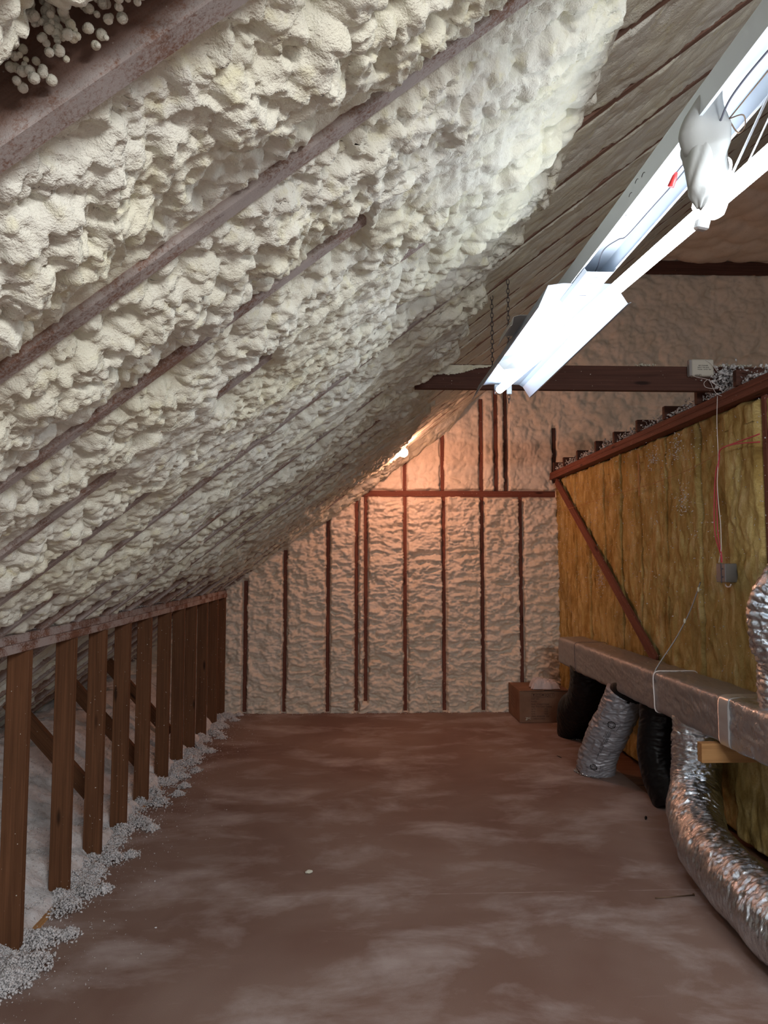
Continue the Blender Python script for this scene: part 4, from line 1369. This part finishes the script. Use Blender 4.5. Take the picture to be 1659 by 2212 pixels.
def q2(pts, th=0.0005):
    vs = [bm.verts.new(Vector((x, by0 - 0.001, z)) - cb.location) for x, z in pts]
    bm.faces.new(vs)


def ln(x0, z0, x1, z1, wd=0.0022):
    d = Vector((x1 - x0, z1 - z0)); d.normalize(); n = Vector((-d.y, d.x)) * wd / 2
    q2([(x0 - n.x, z0 - n.y), (x1 - n.x, z1 - n.y), (x1 + n.x, z1 + n.y), (x0 + n.x, z0 + n.y)])


for i in range(5):
    x0, z0, sz = 1.707 + 0.045 * i, 0.243, 0.038
    for a_, b_ in (((0, 0), (1, 0)), ((1, 0), (1, 1)), ((1, 1), (0, 1)), ((0, 1), (0, 0))):
        ln(x0 + a_[0] * sz, z0 + a_[1] * sz, x0 + b_[0] * sz, z0 + b_[1] * sz)
    cx, cz = x0 + sz / 2, z0 + sz / 2
    if i == 0:
        q2([(cx - 0.008, cz + 0.012), (cx - 0.005, cz), (cx + 0.005, cz), (cx + 0.008, cz + 0.012)]); ln(cx, cz, cx, cz - 0.012); ln(cx - 0.007, cz - 0.012, cx + 0.007, cz - 0.012)
    elif i == 1:
        for dx in (-0.008, 0.008):
            ln(cx + dx, cz - 0.012, cx + dx, cz + 0.006); q2([(cx + dx - 0.005, cz + 0.005), (cx + dx + 0.005, cz + 0.005), (cx + dx, cz + 0.014)])
        ln(cx - 0.013, cz - 0.014, cx + 0.013, cz - 0.014)
    elif i == 2:
        q2([(cx - 0.013, cz)] + [(cx + 0.013 * math.cos(t), cz + 0.011 * math.sin(t)) for t in np.linspace(np.pi, 0, 9)][1:-1] + [(cx + 0.013, cz)]); ln(cx, cz, cx, cz - 0.012); ln(cx, cz - 0.012, cx + 0.005, cz - 0.012)
    elif i == 3:
        for t in range(3):
            a0_, a1_ = R(90 + 120 * t), R(210 + 120 * t)
            ln(cx + 0.013 * math.cos(a0_ + 0.3), cz + 0.013 * math.sin(a0_ + 0.3), cx + 0.013 * math.cos(a1_ - 0.3), cz + 0.013 * math.sin(a1_ - 0.3), 0.005)
    else:
        ln(cx - 0.004, cz + 0.013, cx + 0.006, cz + 0.004); ln(cx + 0.006, cz + 0.004, cx - 0.002, cz - 0.002); ln(cx - 0.002, cz - 0.002, cx + 0.004, cz - 0.012)
me = bpy.data.meshes.new('printed_symbols'); bm.to_mesh(me); bm.free()
link('printed_symbols', me, 'faint_ink', cb, smooth=False)
bm = bmesh.new()
for j in range(4):
    z = 0.235 - 0.035 * j
    vs = [bm.verts.new(Vector((bx0 - 0.001, y, zz)) - cb.location) for y, zz in ((7.40, z), (7.25, z - 0.03), (7.25, z - 0.035), (7.40, z - 0.005))]
    bm.faces.new(vs)
me = bpy.data.meshes.new('side_stripes'); bm.to_mesh(me); bm.free()
link('side_stripes', me, 'faint_ink', cb, smooth=False)
C = np.array([[1.66 + rg.uniform(-0.02, 0.03), by0 - 0.006, 0.035 + rg.uniform(-0.01, 0.02)] for q in range(26)])
setp(link('foam_splash', flakes_mesh('foam_splash', C, rg.uniform(0.006, 0.016, 26), 8), 'foam', smooth=False), 'small white foam splash low on the front of the cardboard box', 'foam splash', kind='stuff')

# crumpled rag on the box
Us, Vs = np.linspace(-1, 1, 90), np.linspace(-1, 1, 70)
U, V2 = np.meshgrid(Us, Vs)
rad = np.sqrt(U ** 2 + V2 ** 2) + 1e-6
ang = np.arctan2(V2, U)
mx = np.maximum(np.abs(U), np.abs(V2)) / rad
rr = rad * mx * (1 + 0.22 * vn(np.cos(ang) * 1.7 + 4, np.sin(ang) * 1.7, 901) + 0.1 * vn(np.cos(ang) * 4, np.sin(ang) * 4, 903))
X = 1.865 + 0.135 * rr * U / rad / mx * 1.0
Y = 7.12 + 0.085 * rr * V2 / rad / mx
edge = 1 - np.maximum(np.abs(U), np.abs(V2)) ** 6
fold = 0.5 + 0.5 * (1 - 2.4 * np.abs(fbm(U * 2.2 + 1, V2 * 2.8, 911, 4)))
Zr = bz + 0.020 + edge * (0.014 + 0.075 * np.clip(fold, 0, 1) * (1 - 0.35 * U))
top = np.stack([X, Y, Zr], -1)
bot = np.stack([X, Y, np.full_like(X, bz + 0.018)], -1)
o = grids('crumpled_rag', [(top, dict(flip=True)), (bot, dict())], 'cloth')
setp(o, 'crumpled whitish rag lying on top of the cardboard box', 'rag')

# ------------------------------------------------------------------ small things on the floor
nl = empty('long_nail', (1.48, 3.39, 0.004), 'long thin nail lying on the floor near the silver duct', 'nail')
tube('shank', [(1.385, 3.381, 0.004), (1.575, 3.404, 0.004)], 0.0028, 'nail', nl, n=8)
tube('head', [(1.574, 3.404, 0.006), (1.578, 3.4045, 0.006)], 0.006, 'nail', nl, n=10)


def chip(name, loc, size, material, seed, label, cat, flat=0.5, rot=0):
    bm = bmesh.new()
    bmesh.ops.create_icosphere(bm, subdivisions=3, radius=1)
    co = np.array([v.co for v in bm.verts])
    d = 1 + 0.35 * vn(co[:, 0] * 1.5 + seed, co[:, 1] * 1.5 + co[:, 2], seed)
    for v, k in zip(bm.verts, d):
        v.co = v.co * k
    bmesh.ops.scale(bm, vec=(size[0] / 2, size[1] / 2, size[2] / 2), verts=bm.verts)
    bmesh.ops.rotate(bm, matrix=Matrix.Rotation(rot, 3, 'Z'), verts=bm.verts)
    me = bpy.data.meshes.new(name); bm.to_mesh(me); bm.free()
    o = link(name, me, material)
    o.location = (loc[0], loc[1], size[2] / 2)
    return setp(o, label, cat)


chip('foam_crumb', (-0.233, 3.715), (0.034, 0.022, 0.016), 'foam', 3, 'single cream foam crumb on the open floor left of centre', 'foam crumb')
chip('foam_crumb', (-0.70, 2.50), (0.020, 0.013, 0.010), 'foam', 5, 'small foam crumb on the floor near the bottom left corner', 'foam crumb')
chip('wood_splinter', (1.765, 4.42), (0.014, 0.075, 0.006), 'black', 7, 'black splinter on the floor left of the silver duct', 'splinter', rot=-0.4)
chip('wood_splinter', (1.625, 5.80), (0.012, 0.075, 0.005), 'black', 9, 'thin dark splinter on the floor left of the grey printed duct', 'splinter', rot=0.3)
